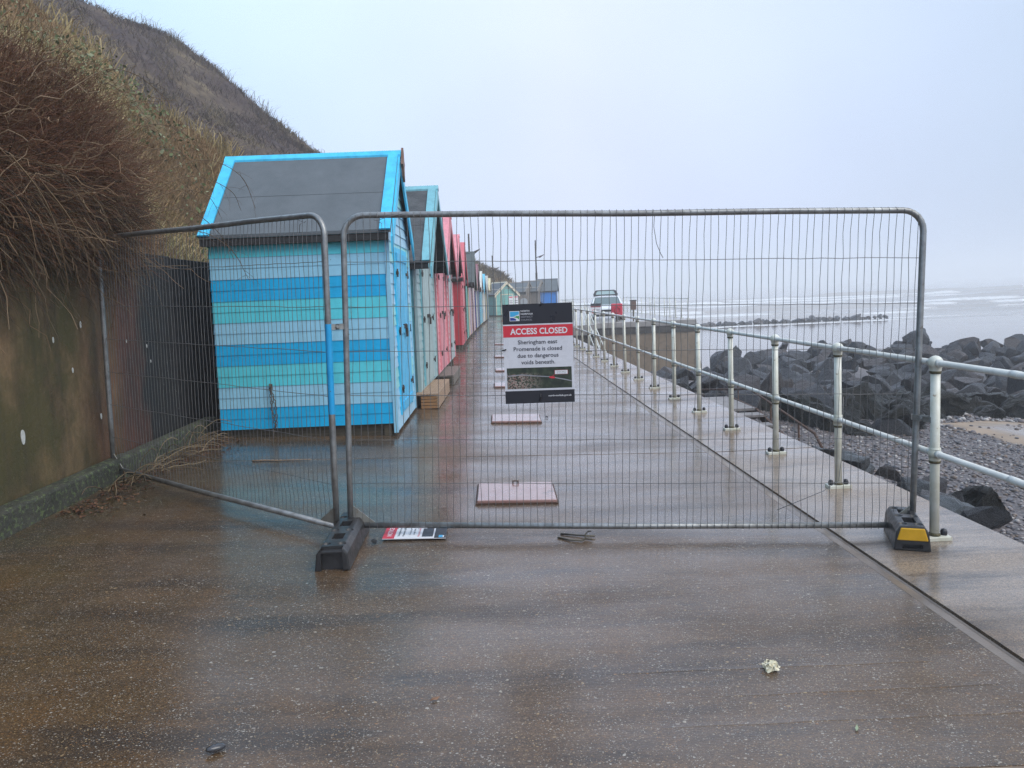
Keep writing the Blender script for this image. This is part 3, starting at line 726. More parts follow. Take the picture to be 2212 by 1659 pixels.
def grass_on(G, n, l0, l1, wd, pal, seed, lean=0.5, thin=None, name='grass', label='', up=0.8):
    r = np.random.default_rng(seed)
    h, wc, _ = G.shape
    fi = r.uniform(0, h - 1.001, n * 2); fj = r.uniform(0, wc - 1.001, n * 2)
    i = fi.astype(int); j = fj.astype(int); u = (fi - i)[:, None]; v = (fj - j)[:, None]
    P = (G[i, j] * (1 - u) + G[i + 1, j] * u) * (1 - v) + (G[i, j + 1] * (1 - u) + G[i + 1, j + 1] * u) * v
    cl = fbm(P[:, 1] * 0.9 + P[:, 0] * 0.6, P[:, 2] * 0.9, 4, seed)
    keep = r.random(n * 2) < np.clip((cl - 0.30) * 2.6, 0.05, 1)
    if thin is not None: keep &= thin(P, r)
    P = P[keep][:n]; cl = cl[keep][:n]; n = len(P)
    L = r.uniform(l0, l1, n) * (0.5 + cl)
    az = r.uniform(0, 6.28, n)
    D = np.stack([np.cos(az) * lean + 0.25, np.sin(az) * lean - 0.1, np.full(n, up)], -1); D /= np.linalg.norm(D, axis=1, keepdims=True)
    side = np.stack([-np.sin(az + 1.2), np.cos(az + 1.2), 0 * az], -1)
    side = np.where(r.random((n, 1)) < 0.6, np.array([[1.0, 0.25, 0]]), side)
    w_ = (wd * r.uniform(0.6, 1.4, n))[:, None]
    mid = P + D * (L * 0.55)[:, None]
    tip = P + D * L[:, None] + np.stack([0.3 * L * np.cos(az) + 0.1 * L, 0.2 * L * np.sin(az), -0.28 * L], -1)
    V = np.stack([P - side * w_, P + side * w_, mid + side * w_ * 0.7, mid - side * w_ * 0.7, tip + side * w_ * 0.12, tip - side * w_ * 0.12], 1)
    b = np.arange(n) * 6
    F = np.stack([np.stack([b, b + 1, b + 2, b + 3], -1), np.stack([b + 3, b + 2, b + 4, b + 5], -1)], 1).reshape(-1, 4)
    pal = np.array(pal)
    sel = np.clip((fbm(P[:, 1] * 0.45 + P[:, 0] * 0.5, P[:, 2] * 0.5, 3, seed + 5) - 0.3) / 0.4 * len(pal) + r.normal(0, 0.8, n), 0, len(pal) - 1).astype(int)
    c = pal[sel] * r.uniform(0.7, 1.3, (n, 1))
    o = from_np(name, V.reshape(-1, 3), F, M['grassblade'], col={'tint': np.repeat(c, 6, 0)})
    return tag(o, label, 'grass', kind='stuff')
GP = [(0.27, 0.18, 0.10), (0.37, 0.26, 0.145), (0.33, 0.28, 0.13), (0.44, 0.345, 0.19), (0.52, 0.43, 0.25), (0.30, 0.28, 0.13), (0.35, 0.23, 0.145)]
grass_on(G_near, 120000, 0.05, 0.17, 0.0036, GP, 5, label='rough brown and olive winter grass on the near slope above the huts')
grass_on(G_near, 5200, 0.35, 0.65, 0.008, [(0.34, 0.27, 0.14), (0.29, 0.22, 0.11), (0.40, 0.32, 0.17)], 6, 0.35, thin=lambda P, r: (P[:, 1] > 12.6) & (P[:, 1] < 15.2), name='tussock_grass', label='pale straw tussock grass along the spur edge')
grass_on(G_far, 34000, 0.18, 0.5, 0.014, [(0.085, 0.062, 0.060), (0.11, 0.082, 0.076), (0.10, 0.078, 0.060), (0.17, 0.135, 0.085)], 7, 0.6, name='heath', label='dark purple-brown heath on the farther hill')
grass_on(G_far, 2600, 0.5, 1.0, 0.012, [(0.11, 0.085, 0.055), (0.14, 0.11, 0.07)], 8, 0.3, thin=lambda P, r: (P[:, 1] > 38.5) & (P[:, 1] < 48), name='ridge_grass', label='thin tall grass standing on the skyline of the farther hill')
grass_on(G_low, 9000, 0.3, 0.8, 0.02, [(0.14, 0.105, 0.06), (0.20, 0.16, 0.10), (0.10, 0.08, 0.05)], 9, 0.5, name='dune_grass', label='tan grass on the low bank behind the farthest huts')
# leafy ground cover patches on the slope
def leaves_on(G, n, seed):
    r = np.random.default_rng(seed); h, wc, _ = G.shape
    i = r.integers(0, h - 1, n * 5); j = r.integers(0, wc - 1, n * 5)
    P = G[i, j] + r.normal(0, 0.05, (n * 5, 3))
    m = fbm(P[:, 1] * 0.5 + 7, P[:, 2] * 0.6 + P[:, 0] * 0.3, 3, seed) > 0.56
    P = P[m][:n]; n = len(P); P[:, 2] += r.uniform(0.05, 0.3, n)
    a = r.normal(size=(n, 3)); a /= np.linalg.norm(a, axis=1, keepdims=True); b = np.cross(a, r.normal(size=(n, 3))); b /= np.linalg.norm(b, axis=1, keepdims=True)
    s = r.uniform(0.018, 0.042, n)[:, None]
    V = np.stack([P - a * s, P + b * s * 0.6, P + a * s, P - b * s * 0.6], 1)
    F = np.arange(n * 4).reshape(n, 4)
    c = np.array([(0.12, 0.15, 0.065), (0.17, 0.20, 0.10), (0.24, 0.26, 0.16), (0.10, 0.12, 0.055)])[r.integers(0, 4, n)]
    tag(from_np('undergrowth', V.reshape(-1, 3), F, M['grassblade'], col={'tint': np.repeat(c, 4, 0)}), 'patches of small pale green bramble leaves on the slope', 'undergrowth', kind='stuff')
leaves_on(G_near, 5500, 12)

# ------------------------------------------------------------------ retaining wall, kerb, thicket
def build_wall():
    t = empty('retaining_wall', (-3.22, 4.0, 0.0), 0, 'mossy brown concrete retaining wall on the left with a low kerb at its foot', 'wall')
    a = MB()
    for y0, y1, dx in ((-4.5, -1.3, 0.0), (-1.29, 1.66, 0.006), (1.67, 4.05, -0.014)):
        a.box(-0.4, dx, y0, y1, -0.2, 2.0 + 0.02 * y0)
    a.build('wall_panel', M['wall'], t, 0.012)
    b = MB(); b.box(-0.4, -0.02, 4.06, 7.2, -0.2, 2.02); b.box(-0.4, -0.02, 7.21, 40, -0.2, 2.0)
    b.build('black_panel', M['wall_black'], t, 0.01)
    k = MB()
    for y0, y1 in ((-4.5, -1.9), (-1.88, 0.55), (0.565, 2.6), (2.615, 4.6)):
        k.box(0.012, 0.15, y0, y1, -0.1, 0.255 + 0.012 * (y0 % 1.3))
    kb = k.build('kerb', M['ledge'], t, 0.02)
    sp = MB()
    for y, z, s in ((1.28, 0.66, 0.042), (2.15, 1.40, 0.022), (1.75, 1.30, 0.018), (1.98, 1.05, 0.017), (2.35, 0.63, 0.02), (2.5, 1.25, 0.014), (1.02, 0.14, 0.012), (2.9, 1.22, 0.012), (3.3, 1.15, 0.014), (3.36, 1.0, 0.012)):
        sp.prism([(math.cos(q) * s * 0.55, math.sin(q) * s * (1.0 + 0.5 * (math.sin(q) < 0))) for q in np.linspace(0, 5.8, 12)], lambda u, v, h, y=y, z=z: (0.007 + h, y + u, z + v), 0.0, 0.004)
    sp.build('white_splash', pm('white_splash', (0.6, 0.62, 0.6), (0.5, 0.5, 0.48), 30), t)
build_wall()

def build_thicket():
    t = empty('bramble_thicket', (-3.7, 5.4, 2.0), 0, 'big leafless reddish-brown thicket of twigs overhanging the mossy wall', 'bush')
    r = np.random.default_rng(5)
    C0 = np.array([-0.05, 0.0, 0.42])
    def shoots(n, l0, l1, k, seed, droop, start=0.0, curl=0.5, zlo=-9, zhi=9):
        r = np.random.default_rng(seed)
        d = r.normal(size=(n, 3)); d /= np.linalg.norm(d, axis=1, keepdims=True)
        d[:, 0] = np.where(d[:, 0] < -0.25, -d[:, 0], d[:, 0])
        rad = (start + (1 - start) * r.random(n)) ** 0.6
        base = np.array([0.12, -0.1, 0.52]) + d * rad[:, None] * np.array([0.78, 2.4, 0.88])
        base += 0.10 * (np.stack([fbm(base[:, 1] * 2, base[:, 2] * 2, 2, 5 + i) for i in range(3)], -1) - 0.5) * 4
        k_ = (base[:, 2] > zlo) & (base[:, 2] < zhi); base = base[k_]; d = d[k_]; n = len(base)
        dd = d * np.array([1.0, 0.35, 0.9]) + np.array([0.15, 0, 0.45]) + r.normal(0, curl, (n, 3)); dd /= np.linalg.norm(dd, axis=1, keepdims=True)
        L = r.uniform(l0, l1, n)
        s = np.linspace(0, 1, k)[None, :, None]
        wob = np.cumsum(r.normal(0, 0.05, (n, k, 3)), 1)
        P = base[:, None, :] + dd[:, None, :] * L[:, None, None] * s + wob * L[:, None, None]
        P[..., 2] -= (droop * r.uniform(-0.2, 1.3, n) * L)[:, None] * (s[..., 0] ** 2)
        return P
    def col(P, sides, tones, seed):
        r = np.random.default_rng(seed); n, k, _ = P.shape
        c = np.array(tones)[r.integers(0, len(tones), n)] * r.uniform(0.7, 1.25, (n, 1))
        return np.repeat(c, k * sides, 0)
    P = shoots(26000, 0.10, 0.38, 6, 1, 0.2)
    V, F = tubes_np(P, 0.0023, 0.0010); o = from_np('fine_twigs', V, F, M['twig'], t, True, col={'tint': col(P, 3, [(0.17, 0.078, 0.042), (0.22, 0.10, 0.056), (0.115, 0.056, 0.03), (0.19, 0.115, 0.065)], 1)})
    tag(o, kind='stuff')
    P = shoots(9000, 0.12, 0.4, 7, 4, 0.9, 0.4, 0.7, -9, 0.45); V, F = tubes_np(P, 0.0030, 0.0014)
    tag(from_np('hanging_twigs', V, F, M['twig'], t, True, col={'tint': col(P, 3, [(0.065, 0.042, 0.026), (0.09, 0.06, 0.036), (0.04, 0.028, 0.018), (0.15, 0.11, 0.065)], 4)}), kind='stuff')  # darker tones put the thicket's underside shade into the twig colour
    P = shoots(700, 0.2, 0.55, 9, 2, 0.5, 0.5, 0.9)
    V, F = tubes_np(P, 0.0042, 0.0016, 5); tag(from_np('branches', V, F, M['twig'], t, True, col={'tint': col(P, 5, [(0.26, 0.17, 0.10), (0.20, 0.13, 0.075), (0.30, 0.215, 0.135)], 2)}), kind='stuff')
    # long arching bramble stems
    arcs = [[(120, 262, 5.6), (215, 181, 6.0), (269, 199, 6.3), (349, 214, 6.6)], [(150, 280, 5.8), (269, 223, 6.2), (330, 219, 6.5), (380, 216, 6.8)], [(60, 175, 5.2), (95, 132, 5.5), (150, 140, 5.9), (200, 190, 6.2)],
            [(250, 345, 6.0), (330, 322, 6.5), (390, 330, 7.0), (432, 372, 7.4)], [(300, 420, 6.2), (416, 381, 6.9), (497, 411, 7.3), (521, 455, 7.5)], [(330, 380, 6.3), (440, 345, 7.0), (520, 380, 7.4), (552, 450, 7.6)],
            [(300, 470, 6.0), (400, 452, 6.6), (470, 500, 7.1), (506, 560, 7.4)], [(330, 520, 6.2), (430, 500, 6.7), (500, 540, 7.1), (538, 605, 7.3)], [(140, 200, 5.3), (230, 150, 5.8), (300, 165, 6.2), (360, 215, 6.5)], [(260, 300, 5.9), (330, 268, 6.3), (400, 290, 6.8), (452, 345, 7.1)],
            [(310, 440, 6.1), (390, 410, 6.6), (450, 425, 7.0), (478, 470, 7.2)], [(20, 330, 4.6), (90, 420, 4.6), (130, 520, 4.7), (150, 640, 4.8)], [(80, 380, 4.9), (150, 470, 4.9), (190, 560, 5.0), (196, 650, 5.1)], [(180, 470, 5.2), (240, 560, 5.3), (250, 640, 5.4), (240, 720, 5.5)]]
    paths = []
    for ar in arcs:
        q = [np.array(P_at(*p)) - np.array(t.location) for p in ar]
        def cr_(p0, p1, p2, p3, s): return 0.5 * ((2 * p1) + (-p0 + p2) * s + (2 * p0 - 5 * p1 + 4 * p2 - p3) * s ** 2 + (-p0 + 3 * p1 - 3 * p2 + p3) * s ** 3)
        qq = [2 * q[0] - q[1]] + q + [2 * q[-1] - q[-2]]
        pts = [cr_(*qq[i:i + 4], s) for i in range(3) for s in np.linspace(0, 1, 7)[:-1]] + [q[-1]]
        paths.append(np.array(pts))
    main = np.array(paths)
    V, F = tubes_np(main, 0.0048, 0.0018, 5); c1 = np.tile(np.array([(0.13, 0.085, 0.045)]), (len(V), 1))
    tag(from_np('bramble_stems', V, F, M['twig'], t, True, col={'tint': c1}), kind='stuff')
    side = []
    for pth in paths:
        for _ in range(11):
            i = rnd.randrange(4, 18); d = np.array([rnd.uniform(-0.4, 1), rnd.uniform(-0.5, 0.5), rnd.uniform(-1, 0.5)]); d /= np.linalg.norm(d)
            L = rnd.uniform(0.05, 0.2)
            side.append([pth[i] + d * L * s + np.array([0, 0, -0.05 * s * s]) for s in np.linspace(0, 1, 5)])
    V, F = tubes_np(np.array(side), 0.0018, 0.0009, 3)
    tag(from_np('side_shoots', V, F, M['twig'], t, True, col={'tint': np.tile(np.array([(0.10, 0.06, 0.035)]), (len(V), 1))}), kind='stuff')
build_thicket()

def build_litter():
    # dead bramble twigs at the wall foot
    r = np.random.default_rng(3); n = 64
    base = np.stack([r.uniform(-3.05, -2.75, n), r.uniform(5.6, 8.0, n), np.full(n, 0.12)], -1)
    d = np.stack([r.uniform(0.05, 0.7, n), r.uniform(-0.9, 0.4, n), r.uniform(0.05, 0.75, n)], -1)
    L = r.uniform(0.25, 1.0, n); s = np.linspace(0, 1, 8)[None, :, None]
    P = base[:, None, :] + d[:, None, :] * L[:, None, None] * s
    P[..., 2] -= (0.7 * L * d[:, 2])[:, None] * s[..., 0] ** 2; P += np.cumsum(r.normal(0, 0.006, P.shape), 1)
    P[..., 2] = np.maximum(P[..., 2], 0.10)
    V, F = tubes_np(P, 0.0055, 0.0026, 4)
    tag(from_np('dead_twigs', V, F, M['twig'], None, True, col={'tint': np.repeat(np.array([(0.20, 0.15, 0.09), (0.13, 0.09, 0.055), (0.27, 0.21, 0.13)])[r.integers(0, 3, n)], 32, 0)}), 'dry pale bramble twigs heaped along the wall foot beside the striped hut', 'twigs', kind='stuff')
    n = 1500
    y = r.uniform(5.2, 8.6, n); x = -3.02 + np.abs(r.normal(0, 0.17, n)) + 0.25 * np.exp(-((y - 7.6) / 0.5) ** 2) * r.random(n); z = -SL * x + r.uniform(0.004, 0.02, n)
    a = r.uniform(0, 6.28, n); sz = r.uniform(0.008, 0.022, n)
    P = np.stack([x, y, z], -1); A = np.stack([np.cos(a), np.sin(a), r.normal(0, 0.25, n)], -1) * sz[:, None]; B = np.stack([-np.sin(a), np.cos(a), r.normal(0, 0.25, n)], -1) * sz[:, None] * 0.6
    V = np.stack([P - A, P + B, P + A, P - B], 1).reshape(-1, 3)
    c = np.array([(0.10, 0.045, 0.025), (0.14, 0.075, 0.04), (0.07, 0.04, 0.025)])[r.integers(0, 3, n)]
    tag(from_np('leaf_litter', V, np.arange(n * 4).reshape(n, 4), M['grassblade'], col={'tint': np.repeat(c, 4, 0)}), 'damp reddish leaf litter along the foot of the wall', 'leaf litter', kind='stuff')
    b = MB(); pts = [P_at(545, 994, 6.9), P_at(570, 993, 6.92), P_at(600, 993, 6.9), P_at(640, 992, 6.91), P_at(672, 992, 6.92)]
    pts = [(p[0], p[1], gz(p[0]) + 0.009) for p in pts]
    b.tube(pts, [0.009, 0.008, 0.007, 0.006, 0.004], 6)
    tag(b.build('long_stick', pm('stick_bark', (0.30, 0.21, 0.13), (0.2, 0.14, 0.09), 20)), 'thin pale stick lying by the slab joint in front of the striped hut', 'stick')
build_litter()

# ------------------------------------------------------------------ beach huts
P_ = {}
def pt(name, rgb, **k):
    if name not in P_: P_[name] = paint('paint_' + name, rgb, **k)
    return P_[name]
def fx_at(y):
    a = [(8, -.985), (10, -.91), (12.4, -.79), (14.4, -.72), (16.3, -.65), (21, -.6), (25.4, -.52), (27.7, -.44), (31, -.32), (35, -.19), (38, -.05), (41.5, .1), (45, .33)]
    return float(np.interp(y, [p[0] for p in a], [p[1] for p in a]))

def make_hut(label, loc, rz, wd, dp, eave, ridge, oh, side, front, trim, roofm, doorm, zb=0.0, bh=0.114, eo=0.12, vertical=False, fzb=None, group='beach huts along the promenade', detail=2, lap=None, back_oh=0.06, scallop=False, bargem=None, frontpost=None):
    """front at local x=0 facing +x, body to -dp; width 0..wd along local y; gable to the front. zb = wall bottom."""
    t = empty('beach_hut', loc, rz, label, 'beach hut', group)
    sides = side if isinstance(side, list) else [side]
    fronts = front if isinstance(front, list) else [front]
    slope = (ridge - eave) / (wd / 2)
    # walls: lapped boards on both sides and the back
    a = MB(); z = zb; k = 0
    while z < eave + 0.02:
        z1 = min(z + bh, eave + 0.02); m = (k // 2) % len(sides)
        for sy, y in ((-1, 0.0), (1, wd)):
            a.add([(-dp, y + sy * 0.010, z), (0, y + sy * 0.010, z), (0, y + sy * 0.004, z1), (-dp, y + sy * 0.004, z1), (-dp, y + sy * 0.002, z), (0, y + sy * 0.002, z)],
                  [(0, 1, 2, 3)[::sy * -1 or 1], (0, 4, 5, 1)] if sy < 0 else [(3, 2, 1, 0), (1, 5, 4, 0)], m)
        a.add([(-dp - 0.016, 0, z), (-dp - 0.016, wd, z), (-dp - 0.004, wd, z1), (-dp - 0.004, 0, z1)], [(0, 3, 2, 1)], m)
        z = z1; k += 1
    # back gable and inner skin
    a.add([(-dp, 0, zb), (-dp, wd, zb), (-dp, wd, eave), (-dp, wd / 2, ridge), (-dp, 0, eave)], [(0, 1, 2, 3, 4)], 0)
    a.add([(-dp, 0.002, zb), (0, 0.002, zb), (0, 0.002, eave), (-dp, 0.002, eave)], [(0, 1, 2, 3)], 0)
    a.build('side_wall', sides, t)
    fz = zb if fzb is None else fzb
    f = MB(); f.add([(-0.004, 0, fz), (-0.004, wd, fz), (-0.004, wd, eave), (-0.004, wd / 2, ridge), (-0.004, 0, eave)], [(0, 1, 2, 3, 4)], 0)
    def width_at(z): return (0.0, wd) if z <= eave else ((z - eave) / slope, wd - (z - eave) / slope)
    if vertical:
        y = 0.0
        while y < wd - 0.01:
            y1 = min(y + 0.10, wd); zt = lambda yy: eave + slope * min(yy, wd - yy)
            f.add([(0.0, y, zb), (0.0, y1 - 0.008, zb), (0.0, y1 - 0.008, zt(y1 - 0.008)), (0.0, y, zt(y)), (-0.01, y1 - 0.008, zb), (-0.01, y1 - 0.008, zt(y1 - 0.008))], [(0, 1, 2, 3), (1, 4, 5, 2)], 0)
            y = y1
    else:
        z = fz; k = 0
        while z < ridge - 0.03:
            z1 = min(z + bh, ridge); m = (k // 2) % len(fronts)
            (l0, r0), (l1, r1) = width_at(z), width_at(z1)
            f.add([(0.014, l0, z), (0.014, r0, z), (0.003, max(r1, l1), z1), (0.003, l1, z1), (0.0, l0, z), (0.0, r0, z)], [(0, 1, 2, 3), (0, 4, 5, 1)], m)
            z = z1; k += 1
    f.build('front_wall', fronts, t)
    # skids / bearers
    b = MB()
    for y in (0.06, wd / 2 - 0.05, wd - 0.16): b.box(-dp + 0.03, -0.03, y, y + 0.1, -0.06, zb - 0.002)
    b.box(-dp + 0.02, -dp + 0.1, 0.02, wd - 0.02, -0.06, zb - 0.004); b.box(-0.13, -0.05, 0.02, wd - 0.02, -0.06, zb - 0.006)
    b.build('bearer', M['timber_dark'], t)
    # roof slabs
    r = MB(); th = 0.035; dz = 0.015
    e0 = -eo; ze = eave - eo * slope
    x0, x1 = -dp - back_oh, oh
    for s in (0, 1):
        Y = (lambda y: y) if s == 0 else (lambda y: wd - y)
        ya, yb_ = e0, wd / 2
        P4 = [(x0, Y(ya), ze + dz), (x1, Y(ya), ze + dz), (x1, Y(yb_), ridge + dz), (x0, Y(yb_), ridge + dz)]
        up = [(p[0], p[1], p[2] + th) for p in P4]
        r.add(P4 + up, [(0, 3, 2, 1), (4, 5, 6, 7), (0, 1, 5, 4), (1, 2, 6, 5), (3, 0, 4, 7)] if s == 0 else [(0, 1, 2, 3), (7, 6, 5, 4), (4, 5, 1, 0), (5, 6, 2, 1), (7, 4, 0, 3)])
        # lapped upper felt sheet
        hm = lap if lap else 0.46
        ym = ya + (yb_ - ya) * hm; zm = ze + (ridge - ze) * hm
        r.add([(x0, Y(ym), zm + dz + th + 0.006), (x1, Y(ym), zm + dz + th + 0.006), (x1, Y(yb_), ridge + dz + th + 0.006), (x0, Y(yb_), ridge + dz + th + 0.006), (x0, Y(ym), zm + dz + th), (x1, Y(ym), zm + dz + th)],
              [(0, 1, 2, 3), (0, 4, 5, 1)] if s == 0 else [(3, 2, 1, 0), (1, 5, 4, 0)])
    r.build('roof', roofm, t)
    so = MB()      # near-black: overhang shade put into the soffit colour; eave fascia is black felt
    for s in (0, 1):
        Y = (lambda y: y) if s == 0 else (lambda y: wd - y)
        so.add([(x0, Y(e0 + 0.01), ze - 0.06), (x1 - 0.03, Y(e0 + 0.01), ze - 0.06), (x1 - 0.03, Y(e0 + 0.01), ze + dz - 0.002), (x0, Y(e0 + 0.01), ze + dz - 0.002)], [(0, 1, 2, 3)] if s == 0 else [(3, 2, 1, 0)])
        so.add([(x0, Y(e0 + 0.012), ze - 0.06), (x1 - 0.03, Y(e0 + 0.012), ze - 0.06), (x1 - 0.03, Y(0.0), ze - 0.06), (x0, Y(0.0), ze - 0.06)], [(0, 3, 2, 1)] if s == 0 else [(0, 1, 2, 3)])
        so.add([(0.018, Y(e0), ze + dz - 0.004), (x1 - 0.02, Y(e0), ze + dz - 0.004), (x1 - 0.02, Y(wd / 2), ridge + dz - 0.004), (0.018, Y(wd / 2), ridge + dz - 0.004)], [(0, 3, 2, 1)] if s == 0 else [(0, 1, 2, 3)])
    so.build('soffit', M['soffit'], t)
    # bargeboards at the front, verge strips on the roof, ridge board
    barge = bargem or trim
    for s in (0, 1):
        Y = (lambda y: y) if s == 0 else (lambda y: wd - y)
        g = MB(); n = 14; bw = 0.15
        pts_t = []; pts_b = []
        for i in range(n + 1):
            u = i / n; y = e0 - 0.03 + (wd / 2 - e0 + 0.03) * u; zt = ze - 0.03 * slope + (ridge + 0.055 - ze + 0.03 * slope) * u
            sc = 0.028 * abs(math.sin(u * math.pi * 8)) if scallop else 0.0
            pts_t.append((y, zt)); pts_b.append((y, zt - bw * math.sqrt(1 + slope * slope) * (0.8) + sc))
        pts_b[-1] = (wd / 2, pts_b[-1][1])
        poly = [(Y(p[0]), p[1]) for p in pts_t] + [(Y(p[0]), p[1]) for p in pts_b[::-1]]
        g.prism(poly, lambda u, v, h: (x1 + h, u, v), 0.0, 0.022)
        g.build('bargeboard', barge, t)
        nx, ny = -slope / math.hypot(slope, 1), 1 / math.hypot(slope, 1)
        for xa, xb in ((x1 - 0.115, x1 - 0.002), (x0 - 0.002, x0 + 0.115)):
            L0 = Vector((0, e0 - 0.02, ze - 0.02 * slope + dz + th + 0.007)); L1 = Vector((0, wd / 2 - 0.01, ridge - 0.01 * slope + dz + th + 0.007))
            o_ = Vector((0, nx, ny)) * 0.02
            vs = []
            for h in (Vector((0, 0, 0)), o_):
                for (x, p) in ((xa, L0), (xb, L0), (xb, L1), (xa, L1)):
                    q = p + h; vs.append((x, Y(q.y), q.z))
            v = MB(); v.add(vs, [(0, 3, 2, 1), (4, 5, 6, 7), (0, 1, 5, 4), (1, 2, 6, 5), (2, 3, 7, 6), (3, 0, 4, 7)] if s == 0 else [(0, 1, 2, 3), (7, 6, 5, 4), (4, 5, 1, 0), (5, 6, 2, 1), (6, 7, 3, 2), (7, 4, 0, 3)])
            v.build('verge_strip', trim, t)
    c = MB()
    for s in (0, 1):
        Y = (lambda y: y) if s == 0 else (lambda y: wd - y)
        yb_ = wd / 2; q = 0.075
        zz = ridge + dz + th + 0.03
        c.add([(x0 - 0.01, Y(yb_ - q * 0.72), zz - q * 0.72 * slope), (x1 + 0.03, Y(yb_ - q * 0.72), zz - q * 0.72 * slope), (x1 + 0.03, Y(yb_), zz + 0.004), (x0 - 0.01, Y(yb_), zz + 0.004),
               (x0 - 0.01, Y(yb_ - q * 0.72), zz - q * 0.72 * slope - 0.03), (x1 + 0.03, Y(yb_ - q * 0.72), zz - q * 0.72 * slope - 0.03), (x1 + 0.03, Y(yb_), zz - 0.03), (x0 - 0.01, Y(yb_), zz - 0.03)],
              [(0, 1, 2, 3), (0, 4, 5, 1), (1, 5, 6, 2), (3, 7, 4, 0)] if s == 0 else [(3, 2, 1, 0), (1, 5, 4, 0), (2, 6, 5, 1), (0, 4, 7, 3)])
    c.build('ridge_board', trim, t)
    # corner posts
    cpz = fz
    for y in (-0.018, wd - 0.042):
        cp = MB(); cp.box(-0.02, 0.024, y + (0.0 if y < 0.5 else 0.02), y + (0.04 if y < 0.5 else 0.06), cpz, eave + 0.02)
        cp.build('corner_post', frontpost or trim, t)
    # double door
    dw = min(0.52, wd * 0.26); dh = min(1.78, eave - zb - 0.16)
    for s in (0, 1):
        y0 = wd / 2 - dw if s == 0 else wd / 2 + 0.006
        d = MB(); np_ = 4
        for i in range(np_):
            ya = y0 + dw / np_ * i; d.box(0.012, 0.034, ya + 0.003, ya + dw / np_ - 0.003, zb + 0.05, zb + 0.05 + dh)
        d.box(0.006, 0.014, y0, y0 + dw - 0.006, zb + 0.05, zb + 0.05 + dh)
        if detail >= 3:
            for za in (0.05, 0.9, 1.72): d.box(0.034, 0.046, y0 + 0.01, y0 + dw - 0.016, zb + 0.03 + za, zb + 0.12 + za)
        dd = d.build('door', doorm if not isinstance(doorm, list) else doorm[s], t)
        if detail >= 2:
            for za in (0.3, 0.95, 1.6):
                h = MB(); yh = y0 - 0.03 if s == 0 else y0 + dw - 0.11
                h.box(0.034, 0.044, yh, yh + 0.15, zb + za, zb + za + 0.035); h.tube([(0.046, yh + (0.03 if s == 0 else 0.12), zb + za - 0.03), (0.046, yh + (0.03 if s == 0 else 0.12), zb + za + 0.06)], 0.009, 6)
                h.build('hinge', M['iron'], dd)
    if detail >= 2:
        p = MB(); p.box(0.034, 0.05, wd / 2 - 0.12, wd / 2 + 0.12, zb + 0.98, zb + 1.03); p.box(0.05, 0.075, wd / 2 - 0.03, wd / 2 + 0.03, zb + 0.88, zb + 0.98)
        p.tube([(0.062, wd / 2 - 0.02, zb + 0.98), (0.062, wd / 2 - 0.02, zb + 1.02), (0.062, wd / 2 + 0.02, zb + 1.02), (0.062, wd / 2 + 0.02, zb + 0.98)], 0.005, 6)
        p.build('lock', M['iron'], t)
    fr = MB()
    for ya, yb_ in ((wd / 2 - dw - 0.07, wd / 2 - dw - 0.005), (wd / 2 + dw + 0.008, wd / 2 + dw + 0.07)): fr.box(0.005, 0.030, ya, yb_, zb + 0.03, zb + dh + 0.12)
    fr.box(0.005, 0.031, wd / 2 - dw - 0.005, wd / 2 + dw + 0.008, zb + dh + 0.06, zb + dh + 0.12)
    fr.build('door_frame', trim, t)
    return t

BLUE = pt('bright_blue', (0, 176, 232), dirt=0.9); TEAL = pt('turquoise', (88, 210, 226), dirt=0.9); PERI = pt('pale_blue', (148, 206, 232), dirt=0.9); CYAN = pt('sky_cyan', (70, 200, 244))
PALE = pt('pale_ice', (200, 222, 236))
h1 = make_hut('striped hut in turquoise, pale blue and bright blue boards, nearest the fence', (-0.985, 8.06, 0.0), -0.02, 1.79, 1.86, 2.275, 3.13, 0.065,
              [BLUE, PERI, TEAL], [pt('ice', (168, 210, 234)), pt('ice_blue', (150, 202, 230)), pt('ice_green', (150, 214, 218))], CYAN, M['felt'], pt('door_blue', (80, 190, 236)), zb=0.172, detail=3, eo=0.10, fzb=0.07, frontpost=PERI)
# finial and chain on the striped hut
fi = MB()
fi.prism([(-0.015, -0.16), (0.02, -0.22), (0.03, -0.05), (0.055, -0.02), (0.03, 0.03), (0.025, 0.12), (0.0, 0.17), (-0.02, 0.10), (-0.035, 0.02), (-0.06, -0.03), (-0.03, -0.06)], lambda u, v, h: (0.10 + h, 0.895 + u * 1.6, 3.07 + v), 0.0, 0.025)
fi.build('finial', pt('brown_wood', (120, 88, 70)), h1)
hk = MB(); hk.box(-0.014, 0.014, -0.014, 0.0, -0.03, 0.03); hk.tube([(0, -0.012, 0), (0, -0.04, 0), (0, -0.045, 0.02), (0, -0.03, 0.03)], 0.006, 6)
hook = hk.build('chain_hook', M['rust'], h1); hook.location = (-1.30, -0.014, 0.62)
def chain(pts, name, label):
    mb = MB()
    pts = [Vector(p) for p in pts]
    L = 0.034; acc = []; 
    for a, b in zip(pts[:-1], pts[1:]):
        n = max(1, int((b - a).length / L))
        acc += [(a.lerp(b, i / n), (b - a).normalized()) for i in range(n)]
    for i, (p, d) in enumerate(acc):
        ref = Vector((0, 1, 0)) if abs(d.y) < 0.9 else Vector((1, 0, 0))
        s = d.cross(ref).normalized(); s = s if i % 2 else d.cross(s).normalized()
        ring = [p + d * (0.021 * math.cos(q)) + s * (0.012 * math.sin(q)) for q in np.linspace(0, 2 * math.pi, 9)[:-1]]
        mb.tube(ring, 0.0042, 5, closed=True)
    return tag(mb.build(name, M['chain']), label, 'chain')
hp = h1.matrix_basis @ Vector((-1.30, -0.05, 0.635))
